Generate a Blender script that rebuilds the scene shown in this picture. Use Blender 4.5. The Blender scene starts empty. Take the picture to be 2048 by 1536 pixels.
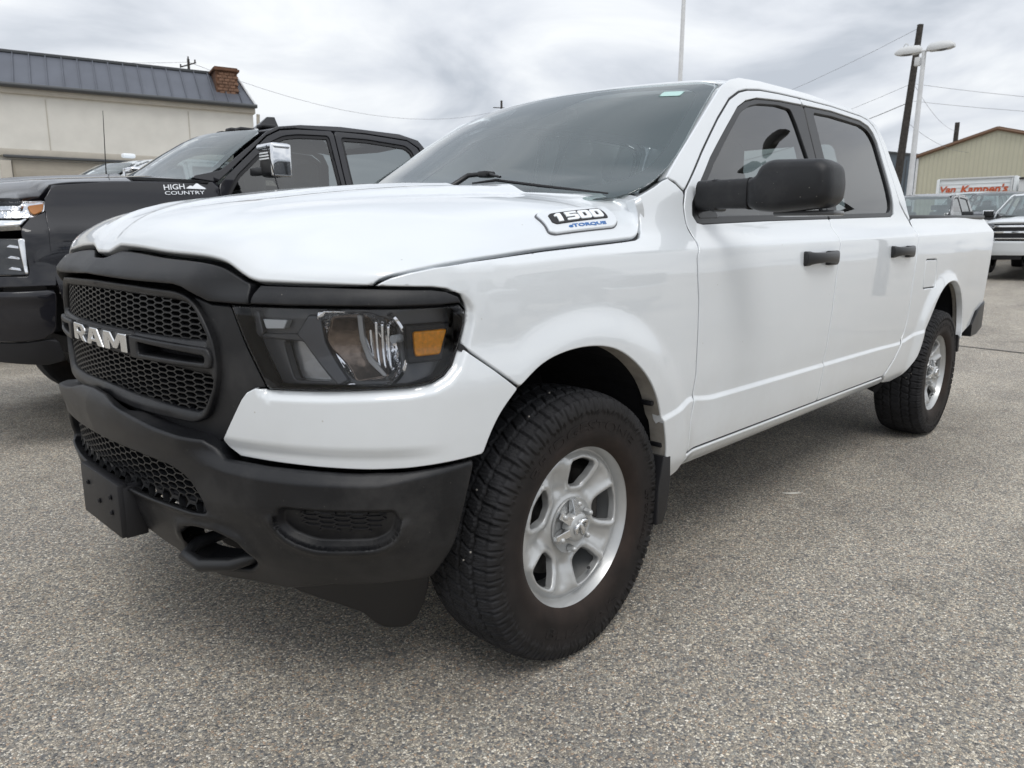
import bpy, bmesh, math, random
import numpy as np
from mathutils import Vector, Matrix, geometry
random.seed(7); RNG = np.random.default_rng(7)
SC = bpy.context.scene
COL = SC.collection
R = math.radians

# ------------------------------------------------------------ camera
cam_d = bpy.data.cameras.new("camera"); cam = bpy.data.objects.new("camera", cam_d); COL.objects.link(cam)
_yaw, _pit, _rol = .767, .195, .005
_f = Vector((math.cos(_yaw)*math.cos(_pit), math.sin(_yaw)*math.cos(_pit), -math.sin(_pit)))
_r = Vector((math.sin(_yaw), -math.cos(_yaw), 0)); _u = _r.cross(_f)
_r2 = _r*math.cos(_rol)+_u*math.sin(_rol); _u2 = -_r*math.sin(_rol)+_u*math.cos(_rol)
_m = Matrix((_r2, _u2, -_f)).transposed().to_4x4(); _m.translation = Vector((-1.629, -2.272, 1.249))
cam.matrix_world = _m
cam_d.sensor_fit = 'HORIZONTAL'; cam_d.sensor_width = 36.0; cam_d.lens = 1470.9/2048*36
cam_d.clip_start = .05; cam_d.clip_end = 2000
cam_d.dof.use_dof = True; cam_d.dof.focus_distance = 2.55; cam_d.dof.aperture_fstop = 7.0
SC.camera = cam

# ------------------------------------------------------------ sky and light (overcast)
world = bpy.data.worlds.new("World"); SC.world = world; world.use_nodes = True
nt = world.node_tree; nt.nodes.clear(); N = nt.nodes.new; Lk = nt.links.new
SUN_EL, SUN_ROT = R(58), R(215)
sky = N('ShaderNodeTexSky'); sky.sky_type = 'NISHITA'; sky.sun_disc = False
sky.sun_elevation = SUN_EL; sky.sun_rotation = SUN_ROT
tc = N('ShaderNodeTexCoord'); sep = N('ShaderNodeSeparateXYZ'); Lk(tc.outputs['Generated'], sep.inputs[0])
# project the view direction on a flat cloud deck
mx = N('ShaderNodeMath'); mx.operation = 'MAXIMUM'; mx.inputs[1].default_value = 0.0; Lk(sep.outputs['Z'], mx.inputs[0])
ad = N('ShaderNodeMath'); ad.operation = 'ADD'; ad.inputs[1].default_value = .16; Lk(mx.outputs[0], ad.inputs[0])
dx = N('ShaderNodeMath'); dx.operation = 'DIVIDE'; Lk(sep.outputs['X'], dx.inputs[0]); Lk(ad.outputs[0], dx.inputs[1])
dy = N('ShaderNodeMath'); dy.operation = 'DIVIDE'; Lk(sep.outputs['Y'], dy.inputs[0]); Lk(ad.outputs[0], dy.inputs[1])
cmb = N('ShaderNodeCombineXYZ'); Lk(dx.outputs[0], cmb.inputs[0]); Lk(dy.outputs[0], cmb.inputs[1])
n1 = N('ShaderNodeTexNoise'); n1.inputs['Scale'].default_value = 1.15; n1.inputs['Detail'].default_value = 7; n1.inputs['Roughness'].default_value = .50; n1.inputs['Distortion'].default_value = .5
Lk(cmb.outputs[0], n1.inputs['Vector'])
n2 = N('ShaderNodeTexNoise'); n2.inputs['Scale'].default_value = .35; n2.inputs['Detail'].default_value = 3; Lk(cmb.outputs[0], n2.inputs['Vector'])
mixn = N('ShaderNodeMix'); mixn.data_type = 'FLOAT'; mixn.inputs[0].default_value = .35; Lk(n1.outputs[0], mixn.inputs[2]); Lk(n2.outputs[0], mixn.inputs[3])
cr = N('ShaderNodeValToRGB'); cr.color_ramp.elements[0].position = .41; cr.color_ramp.elements[0].color = (.40, .43, .475, 1)
cr.color_ramp.elements[1].position = .57; cr.color_ramp.elements[1].color = (.70, .718, .735, 1)
e = cr.color_ramp.elements.new(.485); e.color = (.555, .58, .62, 1)
Lk(mixn.outputs[0], cr.inputs[0])
# overcast sky grows brighter towards the zenith
br = N('ShaderNodeMapRange'); br.inputs['From Min'].default_value = .15; br.inputs['From Max'].default_value = .95; br.inputs['To Min'].default_value = 11.4; br.inputs['To Max'].default_value = 15.5
Lk(sep.outputs['Z'], br.inputs['Value'])
scl = N('ShaderNodeVectorMath'); scl.operation = 'SCALE'; Lk(cr.outputs[0], scl.inputs[0]); Lk(br.outputs[0], scl.inputs['Scale'])
mixs = N('ShaderNodeMix'); mixs.data_type = 'RGBA'; mixs.inputs[0].default_value = .95
Lk(sky.outputs[0], mixs.inputs[6]); Lk(scl.outputs[0], mixs.inputs[7])
bg = N('ShaderNodeBackground'); bg.inputs['Strength'].default_value = .1; Lk(mixs.outputs[2], bg.inputs[0])
wo = N('ShaderNodeOutputWorld'); Lk(bg.outputs[0], wo.inputs[0])
sun_d = bpy.data.lights.new("sun", 'SUN'); sun = bpy.data.objects.new("sun", sun_d); COL.objects.link(sun)
sun_d.energy = .9; sun_d.angle = R(25); sun_d.color = (1, .97, .93)
sun.rotation_euler = (R(90)-SUN_EL, 0, R(180)-SUN_ROT)
SC.view_settings.view_transform = 'Standard'; SC.view_settings.look = 'None'
SC.view_settings.exposure = 0.29; SC.view_settings.gamma = 1; SC.view_settings.use_curve_mapping = False
SC.cycles.max_bounces = 8; SC.cycles.transparent_max_bounces = 16; SC.cycles.caustics_reflective = False; SC.cycles.caustics_refractive = False

# ------------------------------------------------------------ materials
def mat(name, col, rough=.5, metal=0., coat=0., coat_r=.03, spec=.5, nscale=0, namt=0., bump=0., bscale=200, noise_r=0., trans=0., ior=1.5, emit=None):
    m = bpy.data.materials.new(name); m.use_nodes = True; t = m.node_tree; b = t.nodes['Principled BSDF']
    b.inputs['Base Color'].default_value = (*col, 1); b.inputs['Roughness'].default_value = rough; b.inputs['Metallic'].default_value = metal
    b.inputs['Coat Weight'].default_value = coat; b.inputs['Coat Roughness'].default_value = coat_r; b.inputs['Specular IOR Level'].default_value = spec
    b.inputs['IOR'].default_value = ior; b.inputs['Transmission Weight'].default_value = trans
    if emit: b.inputs['Emission Color'].default_value = (*emit[:3], 1); b.inputs['Emission Strength'].default_value = emit[3]
    c = t.nodes.new('ShaderNodeTexCoord')
    if nscale:
        n = t.nodes.new('ShaderNodeTexNoise'); n.inputs['Scale'].default_value = nscale; n.inputs['Detail'].default_value = 6; t.links.new(c.outputs['Object'], n.inputs['Vector'])
        r = t.nodes.new('ShaderNodeMapRange'); r.inputs['From Min'].default_value = .3; r.inputs['From Max'].default_value = .7; r.inputs['To Min'].default_value = 1-namt; r.inputs['To Max'].default_value = 1+namt
        t.links.new(n.outputs[0], r.inputs['Value'])
        v = t.nodes.new('ShaderNodeVectorMath'); v.operation = 'SCALE'; v.inputs[0].default_value = col; t.links.new(r.outputs[0], v.inputs['Scale']); t.links.new(v.outputs[0], b.inputs['Base Color'])
        if noise_r:
            r2 = t.nodes.new('ShaderNodeMapRange'); r2.inputs['From Min'].default_value = .3; r2.inputs['From Max'].default_value = .7; r2.inputs['To Min'].default_value = rough-noise_r; r2.inputs['To Max'].default_value = rough+noise_r
            t.links.new(n.outputs[0], r2.inputs['Value']); t.links.new(r2.outputs[0], b.inputs['Roughness'])
    if bump:
        n = t.nodes.new('ShaderNodeTexNoise'); n.inputs['Scale'].default_value = bscale; n.inputs['Detail'].default_value = 3; t.links.new(c.outputs['Object'], n.inputs['Vector'])
        q = t.nodes.new('ShaderNodeBump'); q.inputs['Strength'].default_value = 1; q.inputs['Distance'].default_value = bump; t.links.new(n.outputs[0], q.inputs['Height']); t.links.new(q.outputs[0], b.inputs['Normal'])
    return m

def glass_mat(name, tint, ior=1.5, rough=0., body=None):
    # thin sheet: lets the tinted view through, mirrors by the Fresnel law
    m = bpy.data.materials.new(name); m.use_nodes = True; t = m.node_tree; t.nodes.clear()
    o = t.nodes.new('ShaderNodeOutputMaterial'); mix = t.nodes.new('ShaderNodeMixShader'); tr = t.nodes.new('ShaderNodeBsdfTransparent'); g = t.nodes.new('ShaderNodeBsdfGlossy')
    tr.inputs[0].default_value = (*tint, 1); g.inputs['Roughness'].default_value = rough; g.inputs[0].default_value = (1, 1, 1, 1)
    lw = t.nodes.new('ShaderNodeFresnel'); lw.inputs['IOR'].default_value = ior
    t.links.new(lw.outputs[0], mix.inputs[0]); t.links.new(tr.outputs[0], mix.inputs[1]); t.links.new(g.outputs[0], mix.inputs[2])
    last = mix
    if body:  # pale dust haze in the colour, stands in for cabin light and reflection
        d = t.nodes.new('ShaderNodeBsdfDiffuse'); d.inputs[0].default_value = (*body[:3], 1); mx2 = t.nodes.new('ShaderNodeMixShader'); mx2.inputs[0].default_value = body[3]
        t.links.new(tr.outputs[0], mx2.inputs[1]); t.links.new(d.outputs[0], mx2.inputs[2]); t.links.new(mx2.outputs[0], mix.inputs[1])
    t.links.new(last.outputs[0], o.inputs[0])
    return m

def paint_dirty(name, col, dirt=(.40, .37, .32), rough=.32, zlo=.40, zhi=1.0, amt=.33):
    m = mat(name, col, rough=rough, coat=.8, coat_r=.02); t = m.node_tree; b = t.nodes['Principled BSDF']; b.inputs['Coat IOR'].default_value = 1.85
    c = t.nodes.new('ShaderNodeTexCoord'); s = t.nodes.new('ShaderNodeSeparateXYZ'); t.links.new(c.outputs['Object'], s.inputs[0])
    mr = t.nodes.new('ShaderNodeMapRange'); mr.inputs['From Min'].default_value = zhi; mr.inputs['From Max'].default_value = zlo; mr.inputs['To Min'].default_value = 0.03; mr.inputs['To Max'].default_value = amt
    t.links.new(s.outputs['Z'], mr.inputs['Value'])
    n = t.nodes.new('ShaderNodeTexNoise'); n.inputs['Scale'].default_value = 5; n.inputs['Detail'].default_value = 8; n.inputs['Roughness'].default_value = .65; t.links.new(c.outputs['Object'], n.inputs['Vector'])
    r2 = t.nodes.new('ShaderNodeMapRange'); r2.inputs['From Min'].default_value = .3; r2.inputs['From Max'].default_value = .7; r2.inputs['To Min'].default_value = .35; r2.inputs['To Max'].default_value = 1.15; t.links.new(n.outputs[0], r2.inputs['Value'])
    mu = t.nodes.new('ShaderNodeMath'); mu.operation = 'MULTIPLY'; t.links.new(mr.outputs[0], mu.inputs[0]); t.links.new(r2.outputs[0], mu.inputs[1])
    # small specks of road grime and chips
    vo = t.nodes.new('ShaderNodeTexVoronoi'); vo.inputs['Scale'].default_value = 24; t.links.new(c.outputs['Object'], vo.inputs['Vector'])
    lt = t.nodes.new('ShaderNodeMath'); lt.operation = 'LESS_THAN'; lt.inputs[1].default_value = .06; t.links.new(vo.outputs['Distance'], lt.inputs[0])
    wn = t.nodes.new('ShaderNodeSeparateColor'); t.links.new(vo.outputs['Color'], wn.inputs[0]); gt = t.nodes.new('ShaderNodeMath'); gt.operation = 'GREATER_THAN'; gt.inputs[1].default_value = .86; t.links.new(wn.outputs[0], gt.inputs[0])
    ms = t.nodes.new('ShaderNodeMath'); ms.operation = 'MULTIPLY'; t.links.new(lt.outputs[0], ms.inputs[0]); t.links.new(gt.outputs[0], ms.inputs[1])
    m3 = t.nodes.new('ShaderNodeMath'); m3.operation = 'MULTIPLY'; m3.inputs[1].default_value = .5; t.links.new(ms.outputs[0], m3.inputs[0])
    ad_ = t.nodes.new('ShaderNodeMath'); ad_.operation = 'ADD'; ad_.use_clamp = True; t.links.new(mu.outputs[0], ad_.inputs[0]); t.links.new(m3.outputs[0], ad_.inputs[1])
    mc = t.nodes.new('ShaderNodeMix'); mc.data_type = 'RGBA'; mc.inputs[6].default_value = (*col, 1); mc.inputs[7].default_value = (*dirt, 1); t.links.new(ad_.outputs[0], mc.inputs[0]); t.links.new(mc.outputs[2], b.inputs['Base Color'])
    rr = t.nodes.new('ShaderNodeMapRange'); rr.inputs['To Min'].default_value = rough; rr.inputs['To Max'].default_value = .7; t.links.new(mu.outputs[0], rr.inputs['Value']); t.links.new(rr.outputs[0], b.inputs['Roughness'])
    cw = t.nodes.new('ShaderNodeMapRange'); cw.inputs['To Min'].default_value = .9; cw.inputs['To Max'].default_value = .1; t.links.new(mu.outputs[0], cw.inputs['Value']); t.links.new(cw.outputs[0], b.inputs['Coat Weight'])
    # slight orange peel and panel waviness
    nb = t.nodes.new('ShaderNodeTexNoise'); nb.inputs['Scale'].default_value = 2.2; nb.inputs['Detail'].default_value = 1; t.links.new(c.outputs['Object'], nb.inputs['Vector'])
    bp_ = t.nodes.new('ShaderNodeBump'); bp_.inputs['Distance'].default_value = .006; bp_.inputs['Strength'].default_value = .5; t.links.new(nb.outputs[0], bp_.inputs['Height']); t.links.new(bp_.outputs[0], b.inputs['Coat Normal'])
    return m

M = {}
M['white'] = paint_dirty('white_paint', (.75, .785, .815))
M['white_far'] = mat('white_paint_far', (.72, .75, .77), rough=.3, coat=1)
M['black_paint'] = mat('black_paint', (.006, .006, .010), rough=.5, spec=.2, coat=1, coat_r=.02)
M['grey_paint'] = mat('grey_paint', (.12, .125, .13), rough=.3, coat=1)
M['silver_paint'] = mat('silver_paint', (.55, .60, .60), rough=.35, metal=.3, coat=1)
M['plastic'] = mat('black_plastic', (.0075, .008, .0100), rough=.43, spec=.42, nscale=7, namt=.30, noise_r=.07, bump=.00035, bscale=900)
def dust(m, amt=.10, col=(.30, .28, .25)):
    t = m.node_tree; b = t.nodes['Principled BSDF']; src = b.inputs['Base Color'].links[0].from_socket; c = t.nodes.new('ShaderNodeTexCoord'); L = t.links.new
    f_ = None
    for sc_, th_, pr_ in ((34, .055, .80), (90, .09, .90)):
        vo = t.nodes.new('ShaderNodeTexVoronoi'); vo.inputs['Scale'].default_value = sc_; L(c.outputs['Object'], vo.inputs['Vector'])
        a = t.nodes.new('ShaderNodeMath'); a.operation = 'LESS_THAN'; a.inputs[1].default_value = th_; L(vo.outputs['Distance'], a.inputs[0])
        s_ = t.nodes.new('ShaderNodeSeparateColor'); L(vo.outputs['Color'], s_.inputs[0]); g = t.nodes.new('ShaderNodeMath'); g.operation = 'GREATER_THAN'; g.inputs[1].default_value = pr_; L(s_.outputs[0], g.inputs[0])
        k = t.nodes.new('ShaderNodeMath'); k.operation = 'MULTIPLY'; L(a.outputs[0], k.inputs[0]); L(g.outputs[0], k.inputs[1])
        if f_ is None: f_ = k
        else:
            q = t.nodes.new('ShaderNodeMath'); q.operation = 'MAXIMUM'; L(f_.outputs[0], q.inputs[0]); L(k.outputs[0], q.inputs[1]); f_ = q
    n = t.nodes.new('ShaderNodeTexNoise'); n.inputs['Scale'].default_value = 3.5; n.inputs['Detail'].default_value = 9; n.inputs['Roughness'].default_value = .7; L(c.outputs['Object'], n.inputs['Vector'])
    r = t.nodes.new('ShaderNodeMapRange'); r.inputs['From Min'].default_value = .48; r.inputs['From Max'].default_value = .75; r.inputs['To Max'].default_value = amt; L(n.outputs[0], r.inputs['Value'])
    f2 = t.nodes.new('ShaderNodeMath'); f2.operation = 'MULTIPLY'; f2.inputs[1].default_value = .45; L(f_.outputs[0], f2.inputs[0]); ad = t.nodes.new('ShaderNodeMath'); ad.operation = 'ADD'; ad.use_clamp = True; L(f2.outputs[0], ad.inputs[0]); L(r.outputs[0], ad.inputs[1])
    mx = t.nodes.new('ShaderNodeMix'); mx.data_type = 'RGBA'; mx.inputs[7].default_value = (*col, 1); L(src, mx.inputs[6]); L(ad.outputs[0], mx.inputs[0]); L(mx.outputs[2], b.inputs['Base Color'])
dust(M['plastic'])
M['plastic_dk'] = mat('dark_plastic', (.006, .006, .008), rough=.5, bump=.0003, bscale=700)
M['trim'] = mat('black_trim', (.011, .0115, .013), rough=.38, nscale=12, namt=.15)
M['rubber_seal'] = mat('rubber_seal', (.012, .012, .014), rough=.65)
M['liner'] = mat('wheel_liner', (.006, .006, .008), rough=.9, nscale=15, namt=.4)
M['flange'] = mat('dirty_arch_flange', (.30, .28, .25), rough=.8, nscale=20, namt=.25)
M['chrome'] = mat('chrome', (.80, .81, .83), rough=.07, metal=1)
M['satin'] = mat('satin_badge', (.78, .79, .80), rough=.22, metal=1)
M['rim'] = mat('silver_wheel_paint', (.50, .507, .505), rough=.34, metal=.45, coat=.5, nscale=18, namt=.04)
M['rim_in'] = mat('brake_dark_metal', (.10, .095, .09), rough=.5, metal=.6, nscale=20, namt=.4)
M['glass'] = glass_mat('windscreen_glass', (.88, .95, .94), ior=1.66, body=(.42, .66, .70, .07))
M['glass_shade'] = glass_mat('windscreen_border', (.03, .03, .035), ior=1.5)
M['glass_dark'] = glass_mat('privacy_glass', (.24, .27, .27), ior=1.95)
M['glass_far'] = glass_mat('far_glass', (.34, .42, .42), ior=1.9, body=(.42, .50, .50, .18))
M['lens'] = glass_mat('lamp_lens', (.90, .91, .93), ior=1.42)
M['lamp_dark'] = mat('lamp_bezel', (.075, .077, .082), rough=.30, coat=.3)
M['lamp_mid'] = mat('lamp_inner_grey', (.115, .117, .125), rough=.35, metal=.4)
M['reflector'] = mat('lamp_reflector', (.85, .85, .86), rough=.05, metal=1, bump=.006, bscale=26)
M['bowl'] = mat('lamp_bowl_brown', (.20, .155, .125), rough=.22, metal=.75, nscale=60, namt=.35, bump=.001, bscale=60)
M['reflector_shaded'] = mat('lamp_reflector_shaded', (.34, .34, .34), rough=.25, metal=.8, bump=.001, bscale=30)  # darker copy of the reflector, shade put into its colour
M['lens_frost'] = mat('frosted_lens', (.42, .42, .42), rough=.25, coat=.6)
M['clear'] = mat('clear_bulb', (.75, .78, .8), rough=.08, spec=.9, coat=1)
M['amber'] = mat('amber_lens', (1.0, .37, .005), rough=.3, nscale=120, namt=.2)
M['orange'] = mat('orange_lens', (1.0, .36, .06), rough=.3)
M['red'] = mat('red_lens', (.35, .01, .01), rough=.2, coat=1)
M['cloth'] = mat('seat_cloth', (.46, .46, .45), rough=.9, bump=.001, bscale=300)
M['interior'] = mat('interior_plastic', (.30, .31, .31), rough=.7)
M['headliner'] = mat('headliner', (.72, .72, .70), rough=.9)
M['blue'] = mat('blue_letters', (.03, .15, .42), rough=.3)
M['white_print'] = mat('white_print', (.85, .88, .9), rough=.4)
M['sticker'] = mat('green_tint_sticker', (.45, .66, .62), rough=.4)
M['metal_dk'] = mat('under_metal', (.04, .037, .034), rough=.7, metal=.3, nscale=8, namt=.4)

# ------------------------------------------------------------ object helpers
def empty(name, loc=(0, 0, 0), rz=0, label=None, cat=None, group=None):
    o = bpy.data.objects.new(name, None); COL.objects.link(o); o.location = loc; o.rotation_euler = (0, 0, rz); o.empty_display_size = .1
    tag(o, label, cat, group); return o
def tag(o, label=None, cat=None, group=None, kind=None):
    if label: o['label'] = label
    if cat: o['category'] = cat
    if group: o['group'] = group
    if kind: o['kind'] = kind
    return o
def mk(name, V, F, m, parent=None, smooth=True, label=None, kind=None, normals=None, uv=None, sharp=None):
    me = bpy.data.meshes.new(name); me.from_pydata([tuple(map(float, v)) for v in V], [], [tuple(map(int, f)) for f in F]); me.validate()
    me.materials.append(m)
    if smooth:
        me.polygons.foreach_set('use_smooth', [True]*len(me.polygons))
        if sharp is not None: me.set_sharp_from_angle(angle=R(sharp))
    if uv is not None:
        l = me.uv_layers.new(name='UVMap'); idx = np.zeros(len(me.loops), int); me.loops.foreach_get('vertex_index', idx); l.data.foreach_set('uv', np.asarray(uv, float)[idx].ravel())
    me.update()
    if normals is not None and len(normals) == len(me.vertices): me.normals_split_custom_set_from_vertices([tuple(map(float, n)) for n in normals])
    o = bpy.data.objects.new(name, me); COL.objects.link(o)
    if parent: o.parent = parent
    if label: o['label'] = label
    if kind: o['kind'] = kind
    return o
def bm_obj(name, bm, m, parent=None, sharp=35, label=None, kind=None):
    me = bpy.data.meshes.new(name); bmesh.ops.recalc_face_normals(bm, faces=bm.faces[:]); bm.to_mesh(me); bm.free(); me.materials.append(m)
    me.polygons.foreach_set('use_smooth', [True]*len(me.polygons)); me.set_sharp_from_angle(angle=R(sharp))
    o = bpy.data.objects.new(name, me); COL.objects.link(o)
    if parent: o.parent = parent
    if label: o['label'] = label
    if kind: o['kind'] = kind
    return o
def bm_box(bm, c, s, bev=0, rz=0, rot=None, seg=2):
    r = bmesh.ops.create_cube(bm, size=1); vs = r['verts']
    mm = Matrix.Translation(c) @ (rot if rot else Matrix.Rotation(rz, 4, 'Z')) @ Matrix.Diagonal((*s, 1))
    bmesh.ops.transform(bm, matrix=mm, verts=vs)
    if bev:
        ed = list({e_ for v in vs for e_ in v.link_edges}); bmesh.ops.bevel(bm, geom=ed, offset=bev, segments=seg, affect='EDGES', profile=.5)
    return bm
def box(name, c, s, m, parent=None, bev=.004, rz=0, rot=None, label=None, seg=2):
    bm = bmesh.new(); bm_box(bm, c, s, bev, rz, rot, seg); return bm_obj(name, bm, m, parent, label=label)
def bm_tube(bm, pts, rad, n=8, caps=True):
    pts = [Vector(p_) for p_ in pts]; rads = rad if hasattr(rad, '__len__') else [rad]*len(pts); rings = []; up = None
    for i, p_ in enumerate(pts):
        d = (pts[min(i+1, len(pts)-1)]-pts[max(i-1, 0)]).normalized()
        if up is None: up = Vector((0, 0, 1)) if abs(d.z) < .9 else Vector((1, 0, 0))
        a = d.cross(up).normalized(); b = a.cross(d).normalized(); up = b
        rings.append([bm.verts.new(p_+(a*math.cos(t)+b*math.sin(t))*rads[i]) for t in [2*math.pi*k/n for k in range(n)]])
    for A_, B_ in zip(rings, rings[1:]):
        for k in range(n): bm.faces.new((A_[k], A_[(k+1) % n], B_[(k+1) % n], B_[k]))
    if caps: bm.faces.new(rings[0][::-1]); bm.faces.new(rings[-1])
def tube(name, pts, rad, m, parent=None, n=8, label=None, sharp=50):
    bm = bmesh.new(); bm_tube(bm, pts, rad, n); return bm_obj(name, bm, m, parent, sharp=sharp, label=label)
def lathe(name, prof_, m, parent=None, n=64, axis='Y', c=(0, 0, 0), sharp=40, label=None):
    # prof_: (radius, offset along axis)
    V = []; F = []
    for k in range(n):
        t = 2*math.pi*k/n
        for r_, h in prof_:
            a, b = r_*math.cos(t), r_*math.sin(t)
            V.append((c[0]+a, c[1]+h, c[2]+b) if axis == 'Y' else (c[0]+a, c[1]+b, c[2]+h) if axis == 'Z' else (c[0]+h, c[1]+a, c[2]+b))
    q = len(prof_)
    for k in range(n):
        for i in range(q-1): F.append((k*q+i, k*q+i+1, ((k+1) % n)*q+i+1, ((k+1) % n)*q+i))
    bm = bmesh.new(); vs = [bm.verts.new(v) for v in V]
    for f in F: bm.faces.new([vs[i] for i in f])
    bmesh.ops.remove_doubles(bm, verts=bm.verts[:], dist=1e-6)
    return bm_obj(name, bm, m, parent, sharp=sharp, label=label)
def prism(name, poly, m, parent=None, y0=0, y1=.1, axis='Y', bev=0, label=None, fil=0):
    # poly in the plane across axis (x,z) / (y,z) / (x,y), extruded y0..y1
    if fil: poly = fillet(poly, fil)
    bm = bmesh.new()
    def P_(a, b, h): return (a, h, b) if axis == 'Y' else (h, a, b) if axis == 'X' else (a, b, h)
    v0 = [bm.verts.new(P_(a, b, y0)) for a, b in poly]; v1 = [bm.verts.new(P_(a, b, y1)) for a, b in poly]; n = len(poly)
    f0 = bm.faces.new(v0); f1 = bm.faces.new(v1[::-1])
    for i in range(n): bm.faces.new((v0[i], v1[i], v1[(i+1) % n], v0[(i+1) % n]))
    if bev: bmesh.ops.bevel(bm, geom=[e_ for e_ in bm.edges if e_ in f0.edges or e_ in f1.edges], offset=bev, segments=2, affect='EDGES', profile=.5)
    return bm_obj(name, bm, m, parent, label=label)

# ------------------------------------------------------------ trimmed curved panels
def fillet(poly, r, n=4):
    out = []; k = len(poly)
    for i in range(k):
        a, b, c = (np.array(poly[(i+j) % k][:2], float) for j in (-1, 0, 1)); la, lc = np.hypot(*(a-b)), np.hypot(*(c-b)); rr = min(r, .45*la, .45*lc)
        if len(poly[i]) > 2: rr = min(poly[i][2], .45*la, .45*lc)
        if rr < 1e-4: out.append(tuple(b)); continue
        p0 = b+(a-b)/la*rr; p1 = b+(c-b)/lc*rr
        for t in np.linspace(0, 1, n+1): out.append(tuple((1-t)**2*p0+2*t*(1-t)*b+t*t*p1))
    return out
def smooth_path(pts, n=4):
    q = np.array(pts, float); L_ = np.concatenate([[0], np.cumsum(np.hypot(*np.diff(q, axis=0).T))]); fx_ = catm(L_, q[:, 0]); fy_ = catm(L_, q[:, 1]); t = np.linspace(0, L_[-1], n*len(q)); return list(zip(fx_(t).tolist(), fy_(t).tolist()))
def resamp(poly, d):
    out = []; k = len(poly)
    for i in range(k):
        a = np.array(poly[i]); b = np.array(poly[(i+1) % k]); L = np.hypot(*(b-a))
        if L < 1e-5: continue
        m_ = max(1, int(math.ceil(L/d)))
        for j in range(m_): out.append(a+(b-a)*j/m_)
    out = np.array(out); keep = [0]
    for i in range(1, len(out)):
        if np.hypot(*(out[i]-out[keep[-1]])) > d*.12: keep.append(i)
    return out[keep]
def inside(P, poly):
    x, y = P[:, 0], P[:, 1]; c = np.zeros(len(P), bool); q = poly; k = len(q); j = k-1
    for i in range(k):
        xi, yi = q[i]; xj, yj = q[j]
        if yi != yj:
            s_ = ((yi > y) != (yj > y)) & (x < (xj-xi)*(y-yi)/(yj-yi)+xi); c ^= s_
        j = i
    return c
def nearest(P, polys):
    bd = np.full(len(P), 1e9); bq = np.zeros((len(P), 2))
    for q in polys:
        q = np.asarray(q); A_ = q; B_ = np.roll(q, -1, 0); D = B_-A_; LL = (D*D).sum(1)+1e-18
        for s0 in range(0, len(P), 4000):
            p_ = P[s0:s0+4000]; t = ((p_[:, None]-A_[None])*D[None]).sum(2)/LL; t = np.clip(t, 0, 1); Q = A_[None]+t[..., None]*D[None]
            d = ((p_[:, None]-Q)**2).sum(2); i = d.argmin(1); dd = np.sqrt(d[np.arange(len(p_)), i]); u = dd < bd[s0:s0+4000]
            bd[s0:s0+4000] = np.where(u, dd, bd[s0:s0+4000]); bq[s0:s0+4000][u] = Q[np.arange(len(p_)), i][u]
    return bd, bq
def frame_at(fm, U, V_):
    e_ = 2e-4
    fu = (fm(U+e_, V_)-fm(U-e_, V_))/(2*e_); fv = (fm(U, V_+e_)-fm(U, V_-e_))/(2*e_)
    n_ = np.cross(fu, fv); n_ /= np.linalg.norm(n_, axis=1)[:, None]+1e-12
    return fu, fv, n_
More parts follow.
